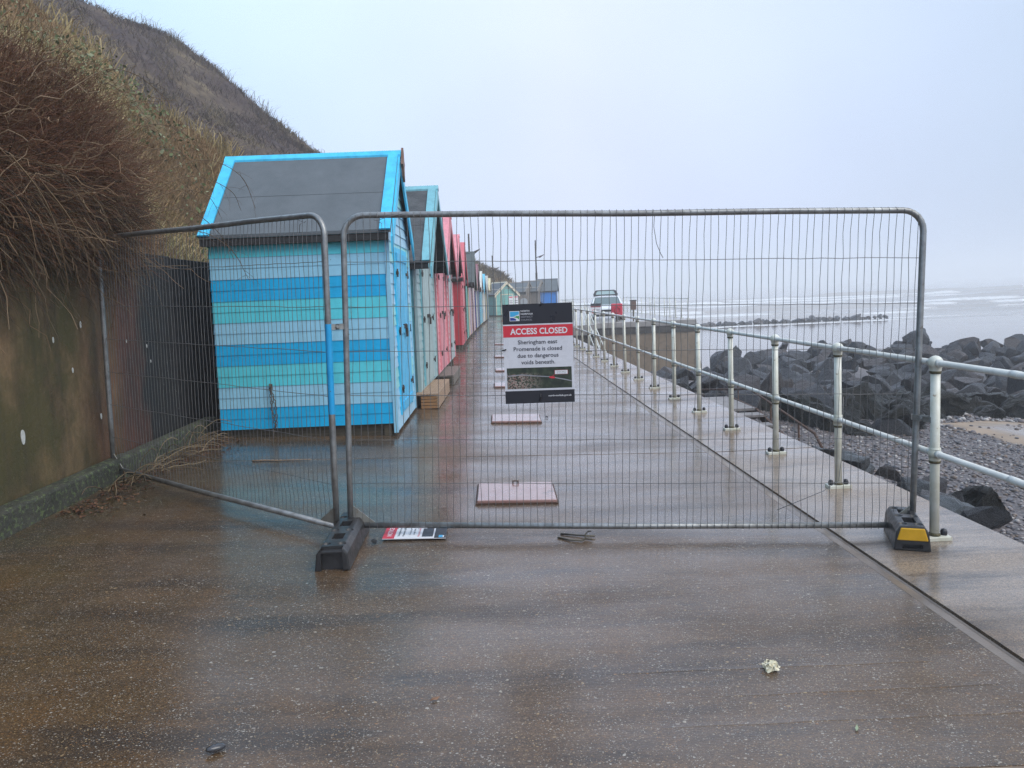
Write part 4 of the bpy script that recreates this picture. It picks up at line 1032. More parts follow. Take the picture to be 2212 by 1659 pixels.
chain([hp, hp + Vector((0.005, -0.002, -0.25)), hp + Vector((0.03, -0.01, -0.42)), hp + Vector((0.0, -0.02, -0.55)), hp + Vector((-0.06, -0.03, -0.565)), hp + Vector((-0.15, -0.03, -0.568))], 'hanging_chain', 'rusty chain hanging from a hook on the striped hut wall down to the ground')
chain([hp + Vector((0.0, -0.012, 0.0)), hp + Vector((0.045, -0.01, -0.2)), hp + Vector((0.05, -0.012, -0.36)), hp + Vector((0.03, -0.02, -0.47))], 'looped_chain', 'shorter rusty chain loop hanging beside the long chain on the striped hut')

def row_hut(y0, y1, label, **k):
    a, b = fx_at(y0), fx_at(y1)
    k.setdefault('dp', 2.1); k.setdefault('eave', 2.05); k.setdefault('ridge', 3.12); k.setdefault('oh', 0.24)
    k.setdefault('zb', 0.12)
    return make_hut(label, (a, y0, gz(a)), -math.atan((b - a) / (y1 - y0)), y1 - y0, **k)
row_hut(10.2, 12.3, 'grey-green hut with teal trim and wavy dark felt roof, second in the row', side=pt('teal', (84, 150, 160)), front=pt('grey_green', (158, 184, 186)), trim=pt('soft_teal', (122, 184, 196)), roofm=M['felt_dark'], doorm=pt('door_grey', (166, 188, 188)), zb=0.2, detail=2, vertical=False, ridge=3.02, eave=2.03, bargem=pt('soft_teal', (122, 184, 196)), frontpost=pt('grey_green', (158, 184, 186)))
row_hut(12.5, 14.4, 'pink hut with red-pink trim, third in the row behind a grey wooden step', side=pt('rose', (196, 78, 92)), front=pt('pink', (228, 158, 166)), trim=pt('rose_trim', (228, 146, 156)), roofm=M['felt_dark'], doorm=pt('pink_door', (224, 142, 152)), zb=0.2, ridge=2.82)
row_hut(14.7, 16.3, 'weathered grey-white hut, fourth in the row between pink and red huts', side=pt('weathered', (160, 170, 172)), front=pt('weathered_white', (188, 198, 200)), trim=pt('rose_trim', (228, 146, 156)), roofm=M['felt_dark'], doorm=pt('weathered_door', (176, 188, 190)), zb=0.2, ridge=2.65)
row_hut(21.0, 23.1, 'red boarded hut with a pink front, standing after a gap in the row', side=pt('red', (186, 54, 64)), front=pt('pink_red', (214, 122, 130)), trim=pt('red_trim', (212, 110, 120)), roofm=M['felt_dark'], doorm=pt('pink_red', (214, 122, 130)), zb=0.13, oh=0.12, ridge=2.95)
row_hut(23.5, 25.5, 'aqua-green hut with a large dark green-grey roof beyond the red hut', side=pt('aqua', (126, 196, 190)), front=pt('aqua', (126, 196, 190)), trim=M['felt_green'], roofm=M['felt_green'], doorm=[pt('aqua', (126, 196, 190)), pt('sea_green', (34, 160, 132))], oh=0.32, detail=1, ridge=2.82, eave=1.95)
row_hut(25.8, 27.8, 'dusky pink hut with cream bargeboards, sixth along the row', side=pt('dusky', (184, 120, 130)), front=pt('dusky_pink', (200, 150, 156)), trim=pt('cream', (226, 216, 190)), roofm=M['felt_dark'], doorm=pt('lilac', (170, 150, 172)), detail=1, ridge=2.72, eave=1.92)
row_hut(28.3, 30.6, 'mauve hut with a plum ridge, left of the royal blue hut', side=pt('mauve', (150, 104, 116)), front=pt('mauve_pale', (196, 176, 184)), trim=pt('plum', (140, 96, 106)), roofm=M['felt_dark'], doorm=pt('pale_mauve', (206, 186, 190)), detail=1, ridge=2.62, eave=1.9)
row_hut(32.6, 34.8, 'royal blue hut far along the row', side=pt('royal', (34, 84, 160)), front=pt('royal', (34, 84, 160)), trim=pt('offwhite', (214, 214, 206)), roofm=M['felt_dark'], doorm=pt('navy', (40, 60, 116)), detail=1, ridge=2.48, eave=1.85)
row_hut(36.0, 38.0, 'light blue hut with cyan trim next to the royal blue hut', side=pt('light_blue', (124, 178, 204)), front=pt('cream_yellow', (220, 206, 150)), trim=pt('cyan_trim', (110, 196, 226)), roofm=M['felt_dark'], doorm=pt('light_blue', (124, 178, 204)), detail=1, ridge=2.45, eave=1.8)
row_hut(39.4, 41.4, 'hut striped in white, yellow and blue, far along the row', side=[pt('white', (222, 222, 216)), pt('ochre', (214, 166, 56)), pt('denim', (70, 92, 150))], front=[pt('white', (222, 222, 216)), pt('ochre', (214, 166, 56)), pt('denim', (70, 92, 150))], trim=pt('white', (222, 222, 216)), roofm=M['felt_dark'], doorm=pt('white', (222, 222, 216)), detail=1, ridge=2.45, eave=1.8)
row_hut(42.8, 44.8, 'slate blue hut with a pale yellow corner, last of the straight row', side=pt('slate_blue', (104, 136, 156)), front=pt('slate_blue', (104, 136, 156)), trim=pt('pale_yellow', (214, 204, 168)), roofm=M['felt_dark'], doorm=pt('slate_blue', (104, 136, 156)), detail=1, ridge=2.4, eave=1.8)
# the huts where the promenade bends
make_hut('teal hut with scalloped cream bargeboards facing the fence at the bend', (0.94, 52.7, -0.05), R_(-66), 1.66, 2.3, 1.62, 2.36, 0.12, pt('teal_far', (104, 162, 156)), pt('teal_front', (122, 186, 178)), pt('cream', (226, 216, 190)), M['felt'], pt('teal_front', (122, 186, 178)), zb=0.12, detail=1, scallop=True, group='beach huts at the bend')
make_hut('grey-brown timber hut beside the teal hut at the bend', (3.2, 56.2, -0.05), R_(-20), 2.0, 1.75, 1.72, 2.35, 0.08, M['timber_grey'], M['timber_grey'], M['timber_grey'], M['felt'], M['timber_grey'], zb=0.1, detail=1, group='beach huts at the bend')
make_hut('weathered grey hut between the brown hut and the blue hut', (4.2, 57.2, -0.05), R_(-20), 2.0, 1.5, 1.75, 2.45, 0.08, M['timber_grey'], M['timber_grey'], M['timber_grey'], M['felt'], M['timber_grey'], zb=0.1, detail=1, group='beach huts at the bend')
make_hut('bright blue hut with a plain grey roof, farthest to the right at the bend', (5.62, 57.6, -0.05), R_(-8), 2.0, 1.45, 1.75, 2.55, 0.1, pt('mid_blue', (22, 128, 214)), pt('mid_blue', (22, 128, 214)), M['felt'], M['felt'], pt('mid_blue', (22, 128, 214)), zb=0.1, detail=1, group='beach huts at the bend')
# wooden steps
def steps(name, label, x0, x1, y0, y1, top, mtop, mside):
    t = empty(name, ((x0 + x1) / 2, (y0 + y1) / 2, gz(x0)), -0.04, label, 'wooden step')
    hx, hy = (x1 - x0) / 2, (y1 - y0) / 2
    d = MB(); n = 9
    for i in range(n):
        xa = -hx + 2 * hx * i / n; d.box(xa + 0.003, xa + 2 * hx / n - 0.004, -hy, hy, top - 0.024, top)
    d.build('tread', mtop, t)
    s = MB()
    for k in range(4):
        za = 0.0 + k * (top - 0.03) / 4
        for y in (-hy + 0.01, hy - 0.03): s.box(-hx + 0.07, hx - 0.03, y, y + 0.02, za + 0.004, za + (top - 0.03) / 4 - 0.004)
    s.build('riser', mside, t)
    q = MB()
    for k in range(5):
        za = k * (top - 0.03) / 5; q.box(hx - 0.028, hx - 0.004, -hy + 0.006, hy - 0.006, za + 0.006, za + (top - 0.03) / 5 - 0.004)
    q.build('front_slats', mtop, t)
steps('deck_step', 'slatted pale timber step in front of the grey-green hut', -0.91, -0.60, 9.97, 11.7, 0.2, M['timber_pale'], M['timber'])
steps('grey_step', 'weathered grey wooden step in front of the pink hut', -0.78, -0.50, 12.55, 14.2, 0.17, M['timber_grey'], M['timber_dark'])

# ------------------------------------------------------------------ temporary fence
def fence_panel(label, A, B, tilt, hl, dxv=0.0435, top=1.985, bot=0.075, rr=0.0185, seed=1, wire=0.0018, blue=False, group=None, gus=(1, 1), zz=None, sides=12):
    A = Vector(A); B = Vector(B); L = (B - A).length
    t = empty('mesh_fence', A, math.atan2((B - A).y, (B - A).x), label, 'fence panel', group)
    t.rotation_euler = (0, tilt, math.atan2((B - A).y, (B - A).x))
    r = random.Random(seed); R = 0.125
    f = MB()
    pts = [(0, 0, 0.0)] + [(0, 0, z) for z in (0.5, 1.0, 1.5)] + [(R - R * math.cos(a), 0, top - R + R * math.sin(a)) for a in np.linspace(0, math.pi / 2, 7)]
    pts += [(L * u, 0, top + 0.004 * math.sin(u * 9)) for u in (0.25, 0.5, 0.75)]
    pts += [(L - R + R * math.sin(a), 0, top - R + R * math.cos(a)) for a in np.linspace(0, math.pi / 2, 7)] + [(L, 0, z) for z in (1.5, 1.0, 0.5, 0.0)]
    f.tube(pts, rr, sides)
    f.tube([(0.0, 0, bot), (L / 2, 0, bot - 0.008), (L, 0, bot)], rr, sides)
    f.build('tube_frame', M['galv'], t)
    n = MB(); k = int((L - 0.06) / dxv); u0 = (L - k * dxv) / 2
    for i in range(k + 1):
        u = u0 + i * dxv
        zt = top if R < u < L - R else top - R + math.sqrt(max(0, R * R - (R - min(u, L - u)) ** 2))
        amp = 0.0035; ps = []; bend = r.uniform(-1, 1) * 0.004
        for j, z in enumerate(np.linspace(bot - rr - 0.003, zt + rr * 0.4, 15)):
            ps.append((u + r.uniform(-amp, amp) + bend * math.sin(z * 4), -rr - 0.001 if (j in (0, 1, 14)) else -0.006 + r.uniform(-0.002, 0.002), z))
        n.tube(ps, wire, 5, cap=False)
        if i % 1 == 0 and R < u < L - R and wire < 0.004:
            n.tube([(u, -rr - 0.001, top - 0.012), (u, -rr * 0.8, top + rr * 0.7), (u, 0, top + rr + 0.0015), (u, rr + 0.001, top)], wire, 5, cap=False)
    for z in hl:
        ps = [(L * q, 0.0 + r.uniform(-0.001, 0.001), z + r.uniform(-0.003, 0.003)) for q in np.linspace(0, 1, 30)]
        n.tube(ps, wire * 1.15, 5, cap=False)
    if group is None:
        n.tube([(0.19, -0.02, top - 0.03), (0.21, -0.024, top - 0.035), (0.28, -0.024, top - 0.012), (0.36, -0.02, top + 0.005)], wire, 5)
        n.tube([(0.215, -0.006, top - 0.04), (0.235, -0.006, top - 0.05), (0.236, -0.006, top - 0.10)], wire, 5)
    n.build('mesh_infill', M['wire'], t)
    for side, on in zip((0, 1), gus):
        if on:
            g = MB(); s = 1 if side == 0 else -1; x = 0 if side == 0 else L
            g.prism([(x, bot), (x + s * 0.17, bot + 0.005), (x, bot + 0.135)], lambda u, v, h: (u, h, v), -0.003, 0.003)
            g.build('gusset', M['gusset'], t)
    return t, L
HLINES = [1.705, 1.432, 1.16, 0.887, 0.612, 0.338]
fp1, L1 = fence_panel('wide mesh fence panel carrying the closure sign, straight across the promenade', (-0.885, 4.650, 0.03), (2.575, 4.44, -0.065), 0.033, HLINES, seed=4)
fp2, L2 = fence_panel('mesh fence panel with a blue-painted post, angled back to the mossy wall', (-0.962, 4.613, 0.035), (-3.16, 6.38, 0.10), -0.025, HLINES, seed=9, group=None)
pb = MB(); pb.tube([(0, 0, 0.78), (0, 0, 1.0), (0, 0, 1.33)], 0.0194, 12, cap=False); pb.build('blue_paint_band', pt('band_blue', (30, 160, 220)), fp2)
lw = MB(); lw.tube([(3.02, -0.012, 0.87), (3.018, -0.02, 0.5), (3.0, -0.03, 0.36), (2.9, -0.05, 0.30), (2.62, -0.06, 0.185)], 0.002, 5); lw.build('loose_wire', M['wire'], fp1)
lw2 = MB(); lw2.tube([(1.872, -0.01, 1.965), (1.868, -0.012, 1.9), (1.885, -0.014, 1.80), (1.91, -0.016, 1.74), (1.925, -0.014, 1.715)], 0.002, 5); lw2.build('loose_wire', M['wire'], fp1)

def bool_cut(o, cutters):
    for c in cutters:
        md = o.modifiers.new('cut', 'BOOLEAN'); md.object = c; md.operation = 'DIFFERENCE'; md.solver = 'EXACT'
    dg = bpy.context.evaluated_depsgraph_get()
    me = bpy.data.meshes.new_from_object(o.evaluated_get(dg))
    o.modifiers.clear(); o.data = me
    for c in cutters:
        d = c.data; bpy.data.objects.remove(c); bpy.data.meshes.remove(d)
def foot_block(label, loc, hole_x, yellow=False, ln=0.72, wd=0.2, ht=0.14, rz=0.0):
    t = empty('rubber_block', loc, rz, label, 'fence foot', 'rubber feet of the temporary fence')
    b = MB(); h = wd / 2
    b.prism([(-h, 0), (h, 0), (h - 0.012, ht * 0.75), (h - 0.035, ht), (-h + 0.035, ht), (-h + 0.012, ht * 0.75)], lambda u, v, q: (u, q, v), 0, ln)
    o = b.build('block', M['rubber'], t, 0.008, 2)
    o.parent = None
    cs = []
    def cb(x0, x1, y0, y1, z0, z1):
        c = MB(); c.box(x0, x1, y0, y1, z0, z1); cs.append(c.build('cut', M['rubber']))
    def cc(x, y, r):
        c = MB(); c.tube([(x, y, ht - 0.045), (x, y, ht + 0.03)], r, 14); cs.append(c.build('cut', M['rubber']))
    if not yellow:
        cb(-h + 0.038, h - 0.038, -0.02, 0.03, -0.01, ht * 0.80)
        cb(-h + 0.038, h - 0.038, -0.02, 0.045, ht * 0.86, ht + 0.02)
    else:
        cb(-h + 0.045, h - 0.045, -0.02, 0.03, 0.015, 0.04)
    for y in ((0.22, 0.46) if not yellow else (0.13, 0.30)): cb(-0.032, 0.032, y - 0.05, y + 0.05, ht - 0.06, ht + 0.02)
    for y in ((0.09, 0.335, 0.60) if not yellow else (0.055, 0.215, 0.375)):
        for x in (-0.042, 0.042): cc(x, y, 0.024)
    bool_cut(o, cs); o.parent = t
    if yellow:
        y = MB(); y.prism([(-h + 0.016, 0.062), (h - 0.016, 0.062), (h - 0.036, ht - 0.010), (-h + 0.036, ht - 0.010)], lambda u, v, q: (u, q, v), -0.006, 0.03)
        y.build('yellow_end', M['yellow'], t, 0.006)
    return t
foot_block('black rubber fence foot under the two panel posts in the middle', (-0.885, 4.06, 0.026), 0, False, 0.72, 0.195, 0.128)
foot_block('black rubber fence foot with a yellow end beside the nearest railing post', (2.404, 4.135, -0.062), 0.055, True, 0.42, 0.195, 0.145, -0.36)
def clip(label, loc, rz, ln):
    t = empty('fence_clip', loc, rz, label, 'fence clip')
    c = MB()
    for s in (-1, 1):
        pts = [(-ln / 2 - 0.02, s * 0.010), (-ln / 2, s * 0.0225), (-0.012, s * 0.0215), (0, s * 0.006), (0.012, s * 0.0215), (ln / 2, s * 0.0225), (ln / 2 + 0.02, s * 0.010)]
        for a, b in zip(pts[:-1], pts[1:]): c.bar((a[0], a[1], 0), (b[0], b[1], 0), 0.004, 0.034)
    c.build('clamp_plate', M['clip'], t)
    b = MB(); b.tube([(0, -0.035, 0), (0, 0.03, 0)], 0.006, 8); b.tube([(0, -0.030, 0), (0, -0.018, 0)], 0.011, 6); b.build('bolt', M['clip'], t)
clip('zinc clip joining the two middle fence posts', (-0.895, 4.63, 1.345), 0.45, 0.075)
clip('zinc clip tying the right fence post to the nearest railing post', (2.615, 4.385, 0.66), -1.25, 0.12)

# ------------------------------------------------------------------ lettering and signs
def text_geo(body, width=None, height=0.03, bold=0.0, align='CENTER'):
    cu = bpy.data.curves.new('lettering', 'FONT'); cu.body = body; cu.size = 1.0; cu.align_x = 'LEFT'; cu.offset = bold; cu.resolution_u = 3
    o = bpy.data.objects.new('lettering', cu); COL.objects.link(o)
    dg = bpy.context.evaluated_depsgraph_get(); dg.update()
    me = bpy.data.meshes.new_from_object(o.evaluated_get(dg))
    V = np.array([v.co[:2] for v in me.vertices]); F = [list(p.vertices) for p in me.polygons]
    bpy.data.objects.remove(o); bpy.data.curves.remove(cu); bpy.data.meshes.remove(me)
    V[:, 0] -= V[:, 0].min(); s = height / 0.73                     # capital height of the built-in face
    wv = V[:, 0].max()
    sx = (width / wv) if width else s
    V = V * np.array([sx, s]); 
    return V, F, V[:, 0].max()
class Flat:
    """Flat printed shapes on a board; (u right, v up) mapped by fn(u, v, lift)."""
    def __init__(self, fn): self.fn = fn; self.d = {}
    def _a(self, key): return self.d.setdefault(key, MB())
    def text(self, key, body, u, v, height, width=None, bold=0.012, align='C', lift=0.0012):
        V, F, wv = text_geo(body, width, height, bold)
        off = u - (wv / 2 if align == 'C' else 0)
        self._a(key).add([self.fn(p[0] + off, p[1] + v, lift) for p in V], F)
    def poly(self, key, pts, lift=0.0008): self._a(key).add([self.fn(u, v, lift) for u, v in pts], [tuple(range(len(pts)))])
    def rect(self, key, u0, u1, v0, v1, lift=0.0008): self.poly(key, [(u0, v0), (u1, v0), (u1, v1), (u0, v1)], lift)
    def build(self, mats, names, parent):
        for k, mb in self.d.items(): mb.build(names[k], mats[k.split('#')[0]], parent)
INK = {'white': pm('print_white', (0.72, 0.72, 0.74), None, rough=0.35), 'black': pm('print_black', (0.014, 0.014, 0.020), None, rough=0.35), 'red': pm('print_red', lin(206, 48, 62), None, rough=0.35),
       'dark': pm('print_dark', (0.02, 0.02, 0.03), None, rough=0.35), 'grey': pm('print_grey', (0.30, 0.30, 0.33), None, rough=0.35), 'sky': pm('print_sky', lin(62, 166, 214), None, rough=0.35),
       'green': pm('print_green', lin(44, 140, 58), None, rough=0.35), 'navy': pm('print_navy', lin(30, 52, 140), None, rough=0.35), 'deepred': pm('print_deep_red', lin(150, 30, 44), None, rough=0.35)}
def map_mat():
    q = NT('aerial_print')
    v = q.vec((1, 1, 1)); X = q.xyz()
    col = q.mix(q.rng(q.noise(30, 4), 0.4, 0.65), (0.018, 0.026, 0.018), (0.045, 0.06, 0.035))
    bl = q.voro(150); sp = N(q.t, 'ShaderNodeSeparateColor'); q.t.links.new(bl.outputs['Color'], sp.inputs[0])
    town = q.math('MULTIPLY', q.math('GREATER_THAN', sp.outputs[0], 0.45), q.rng(X[0], 0.24, 0.10))
    col = q.mix(q.math('MULTIPLY', town, q.rng(X[2], 0.19, 0.17)), col, q.mix(sp.outputs[1], (0.25, 0.13, 0.11), (0.30, 0.29, 0.25)))
    q.set(Base_Color=col, Roughness=0.35); return q.m
INK['map'] = map_mat()
def closure_sign():
    W, Hh = 0.42, 0.603
    dirv = Vector((2.575 + 0.885, 4.44 - 4.65, 0)).normalized(); nv = Vector((dirv.y, -dirv.x, 0))
    o0 = Vector((-0.885, 4.65, 0)) + dirv * 1.003 + nv * 0.036
    t = empty('closure_sign', (o0.x, o0.y, 0.836), math.atan2(dirv.y, dirv.x), 'ACCESS CLOSED notice board tied to the wide mesh fence panel', 'sign')
    t.rotation_euler = (0, 0.004, t.rotation_euler[2])
    b = MB(); b.box(0, W, -0.002, 0.002, 0, Hh); b.build('board', pm('board_white', (0.66, 0.66, 0.70), (0.60, 0.60, 0.64), 6, 0.3, coat=0.4), t)
    f = Flat(lambda u, v, l: (u, -0.002 - l, v))
    v = lambda x: Hh * (1 - x)
    f.rect('black', 0, W, v(0.200), Hh, 0.0005); f.rect('black#f', 0, W, 0, v(0.872), 0.0005)
    f.rect('red', 0, W, v(0.330), v(0.214), 0.0005)
    # emblem
    lx, ly, s = 0.042, v(0.168), 0.060
    f.rect('white#e', lx, lx + s, ly, ly + s, 0.0008)
    f.poly('sky', [(lx + 0.003, ly + 0.026), (lx + 0.022, ly + 0.026), (lx + 0.040, ly + 0.034), (lx + 0.057, ly + 0.040), (lx + 0.057, ly + 0.057), (lx + 0.003, ly + 0.057)], 0.0011)
    f.poly('green', [(lx + 0.022, ly + 0.024), (lx + 0.036, ly + 0.027), (lx + 0.042, ly + 0.031), (lx + 0.048, ly + 0.029), (lx + 0.057, ly + 0.033), (lx + 0.057, ly + 0.008), (lx + 0.047, ly + 0.018)], 0.0011)
    f.poly('navy', [(lx + 0.003, ly + 0.020), (lx + 0.020, ly + 0.020), (lx + 0.034, ly + 0.015), (lx + 0.040, ly + 0.008), (lx + 0.038, ly + 0.003), (lx + 0.003, ly + 0.003)], 0.0011)
    for i, (w_, k, ww) in enumerate((('NORTH', 'white', 0.052), ('NORFOLK', 'white', 0.075), ('DISTRICT', 'grey', 0.072), ('COUNCIL', 'grey', 0.068))):
        f.text(k, w_, 0.110, v(0.078 + 0.0295 * i), 0.0100, ww, 0.016 if i < 2 else 0.006, 'L')
    f.text('white#h', 'ACCESS CLOSED', W * 0.512, v(0.302), 0.0370, 0.345, 0.024, lift=0.0010)
    for i, (s_, ww) in enumerate((('Sheringham east', 0.238), ('Promenade is closed', 0.292), ('due to dangerous', 0.248), ('voids beneath.', 0.205))):
        f.text('dark', s_, W * 0.49, v(0.402 + 0.0675 * i), 0.0255, ww, 0.010)
    f.rect('map', 0.014, W - 0.014, v(0.852), v(0.640), 0.0006)
    f.poly('grey#m', [(0.018, v(0.715)), (0.10, v(0.706)), (0.19, v(0.722)), (0.27, v(0.733)), (0.36, v(0.762)), (0.405, v(0.782)), (0.405, v(0.790)), (0.36, v(0.772)), (0.27, v(0.741)), (0.19, v(0.730)), (0.10, v(0.715)), (0.018, v(0.726))], 0.0009)
    f.poly('red#m', [(0.270, v(0.736)), (0.285, v(0.732)), (0.305, v(0.742)), (0.304, v(0.754)), (0.285, v(0.755)), (0.271, v(0.748))], 0.0012)
    f.poly('red#m', [(0.284, v(0.738)), (0.300, v(0.716)), (0.302, v(0.717)), (0.287, v(0.739))], 0.0012)
    f.rect('deepred', 0.302, 0.384, v(0.716), v(0.672), 0.0012); f.rect('white#c', 0.305, 0.381, v(0.713), v(0.675), 0.0015)
    f.text('dark#c', 'Closed section', 0.343, v(0.690), 0.0058, 0.056, 0.0, lift=0.0018); f.text('dark#c', 'Of promenade', 0.343, v(0.707), 0.0058, 0.056, 0.0, lift=0.0018)
    f.text('white#u', 'north-norfolk.gov.uk', W * 0.79, v(0.936), 0.0105, 0.140, 0.014)
    f.build(INK, {'black': 'header_band', 'black#f': 'footer_band', 'red': 'red_band', 'red#m': 'closed_mark', 'white': 'council_name', 'white#e': 'emblem_ground', 'white#c': 'callout_box', 'white#h': 'heading_lettering', 'white#u': 'web_address', 'dark#c': 'callout_lettering', 'grey#m': 'coast_line', 'sky': 'emblem_sky', 'green': 'emblem_land', 'navy': 'emblem_sea', 'grey': 'grey_print', 'dark': 'black_lettering', 'map': 'map_picture', 'deepred': 'callout_edge'}, t)
    for (u, vv, du, dv) in ((W * 0.55, Hh - 0.004, 0.006, 0.022), (W * 0.505, 0.035, 0.005, 0.045), (0.002, Hh * 0.545, 0.02, 0.006)):
        c = MB(); c.tube([(u - du * 0.6, -0.004, vv - dv * 0.5), (u, -0.010, vv), (u + du * 0.6, -0.004, vv + dv * 0.5)], 0.0042, 6); c.tube([(u, -0.008, vv), (u + 0.012, -0.016, vv + 0.004)], 0.003, 5)
        c.build('cable_tie', M['black'], t)
closure_sign()
def fallen_notice():
    t = empty('fallen_notice', (-0.678, 4.68, gz(-0.68) + 0.012), 0.0, 'red, white and black NOTICE board lying flat on the ground beside the middle fence foot', 'sign')
    t.rotation_euler = (0, math.atan(SL), -0.01)
    b = MB(); b.box(0, 0.39, -0.128, 0.128, 0, 0.004); b.build('board', INK['white'], t)
    f = Flat(lambda u, v, l: (v, -u, 0.004 + l))    # u runs towards the viewer side, v along the board
    f2 = Flat(lambda u, v, l: (0.39 - v if False else v, u, 0.004 + l))
    # the board lies on its side: its top (red) points left, its foot (black) right
    g = Flat(lambda u, v, l: (0.39 - v, u, 0.004 + l))     # u across (-0.128..0.128), v from foot (0) to head (0.39)
    g.rect('red', -0.128, 0.128, 0.318, 0.39); g.rect('black', -0.128, 0.128, 0.0, 0.072); g.rect('dark#m', -0.10, 0.10, 0.082, 0.15)
    g.rect('sky', -0.12, -0.075, 0.02, 0.045, 0.0012); g.rect('white#e', -0.118, -0.08, 0.012, 0.02, 0.0012); g.rect('white#c', 0.06, 0.095, 0.128, 0.148, 0.0012)
    g.text('white', 'NOTICE', 0, 0.338, 0.030, 0.17, 0.016)
    for i, s_ in enumerate(('Sheringham East', 'Promenade closed')): g.text('dark', s_, 0, 0.288 - i * 0.028, 0.014, 0.17, 0.008)
    for i, s_ in enumerate(('No through access', 'at high Tide.')): g.text('dark', s_, 0, 0.222 - i * 0.024, 0.011, 0.12, 0.006)
    g.text('red#t', 'Please plan accordingly', 0, 0.166, 0.012, 0.19, 0.006)
    g.build(INK, {'red': 'red_print', 'black': 'black_band', 'red#t': 'red_lettering', 'dark': 'black_lettering', 'dark#m': 'map_picture', 'sky': 'emblem', 'white': 'heading_lettering', 'white#e': 'emblem_wave', 'white#c': 'callout_box'}, t)
fallen_notice()

# ------------------------------------------------------------------ seaside railing
def railing():
    t = empty('seaside_railing', (2.64, 4.315, -0.062), 0.0, 'long white two-rail railing with ball joints along the seaward edge', 'railing')
    post = MB(); post.tube([(0, 0, 0.02), (0, 0, 0.48), (0, 0, 1.02)], 0.0265, 14)
    for z, r in ((1.062, 0.0425), (0.522, 0.037)):
        post.ball((0, 0, z), r, 0, 14)
        post.lathe([(0.031, z - r - 0.012), (0.033, z - r * 0.72), (0.036, z - r * 0.6)], n=14)
    post.lathe([(0.030, 0.522 + 0.036), (0.034, 0.522 + 0.026)], n=14)
    ring = MB()
    for z, r in ((1.062, 0.0425), (0.522, 0.037)):
        ring.lathe([(0.028, z - r - 0.022), (0.0315, z - r - 0.020), (0.0325, z - r - 0.006), (0.028, z - r - 0.004)], n=14)
    ring.lathe([(0.027, 0.024), (0.034, 0.026), (0.031, 0.036), (0.0272, 0.042)], n=14)
    base = MB(); base.box(-0.085, 0.085, -0.045, 0.045, -0.002, 0.024)
    bolt = MB(); bolt.lathe([(0.019, 0.0), (0.020, 0.02), (0.015, 0.034), (0.001, 0.040)], n=8)
    first = {}
    ks = range(-2, 26)
    for k in ks:
        y = 1.223 * k + (0.02 if k > 2 else 0)
        for nm, mb, mt in (('post', post, M['railwhite']), ('rust_ring', ring, M['moss_edge']), ('base_plate', base, M['railwhite']), ('bolt', bolt, M['black'])):
            if nm not in first:
                o = mb.build(nm, mt, t, 0.004 if nm == 'base_plate' else 0.0); first[nm] = o
            else:
                o = first[nm].copy(); COL.objects.link(o)
            if nm == 'post': o.parent = t; o.location = (0, y, 0); pst = o; o.rotation_euler = (rnd.uniform(-0.004, 0.004), rnd.uniform(-0.006, 0.006), rnd.uniform(-0.5, 0.5) * 0)
            else:
                o.parent = pst; o.location = (0, 0, 0)
            if nm == 'bolt':
                o.location = (-0.058, 0, 0.024); o2 = o.copy(); COL.objects.link(o2); o2.parent = pst; o2.location = (0.058, 0, 0.024)
    for z in (1.062, 0.522):
        r = MB(); r.tube([(0, -2.446 - 0.6, z), (0, 30.6, z)], 0.0185, 14)
        for k in ks:
            if k % 2: yy = 1.223 * k + 0.55; r.tube([(0, yy - 0.03, z), (0, yy + 0.03, z)], 0.0205, 14)
            for s in (-1, 1):
                yy = 1.223 * k + s * 0.042 + (0.02 if k > 2 else 0); r.tube([(0, yy - 0.012, z), (0, yy + 0.012, z)], 0.023, 12)
        r.build('rail', M['railblue'], t)
railing()

# rusty stair to the beach beside the promenade edge
def rusty_stair():
    t = empty('beach_stair', (3.45, 9.0, -0.3), 0, 'rusty steel stair with a bent handrail going down from the promenade edge to the beach', 'stair')
    O = Vector(t.location)
    a = MB(); a.tube([Vector(P_at(1500, 842, 13.4)) - O, Vector((3.80, 10.7, 0.0)) - O, Vector((3.80, 8.55, -0.26)) - O, Vector((3.80, 8.35, -0.40)) - O], 0.016, 8)
    for y, zt, zb in ((11.2, -0.01, -0.55), (9.9, -0.10, -0.6), (9.0, -0.20, -0.7), (8.35, -0.39, -0.8)): a.tube([Vector((3.8, y, zt)) - O, Vector((3.8, y, zb)) - O], 0.013, 6)
    a.build('handrail', M['rust'], t)
    b = MB(); b.bar(Vector((3.72, 11.4, -0.24)) - O, Vector((3.72, 10.2, -0.26)) - O, 0.03, 0.11); b.bar(Vector((3.72, 10.2, -0.26)) - O, Vector((3.72, 7.9, -0.72)) - O, 0.03, 0.10); b.bar(Vector((3.15, 10.2, -0.26)) - O, Vector((3.15, 7.9, -0.72)) - O, 0.03, 0.10)
    b.build('stringer', M['rust'], t)
    c = MB()
    for k in range(6):
        y = 10.1 - 0.38 * k; z = -0.24 - 0.076 * k
        c.box(3.18 - O.x, 3.70 - O.x, y - 0.24 - O.y, y - O.y, z - 0.03 - O.z, z - O.z)
        c.box(3.18 - O.x, 3.70 - O.x, y - 0.012 - O.y, y - O.y, z - 0.0305 - 0.06 - O.z, z - 0.0305 - O.z)
    c.box(3.10 - O.x, 3.70 - O.x, 10.2 - O.y, 11.4 - O.y, -0.235 - O.z, -0.20 - O.z)
    c.build('tread', pm('worn_tread', (0.16, 0.14, 0.13), (0.26, 0.24, 0.23), 10, 0.5), t)
rusty_stair()

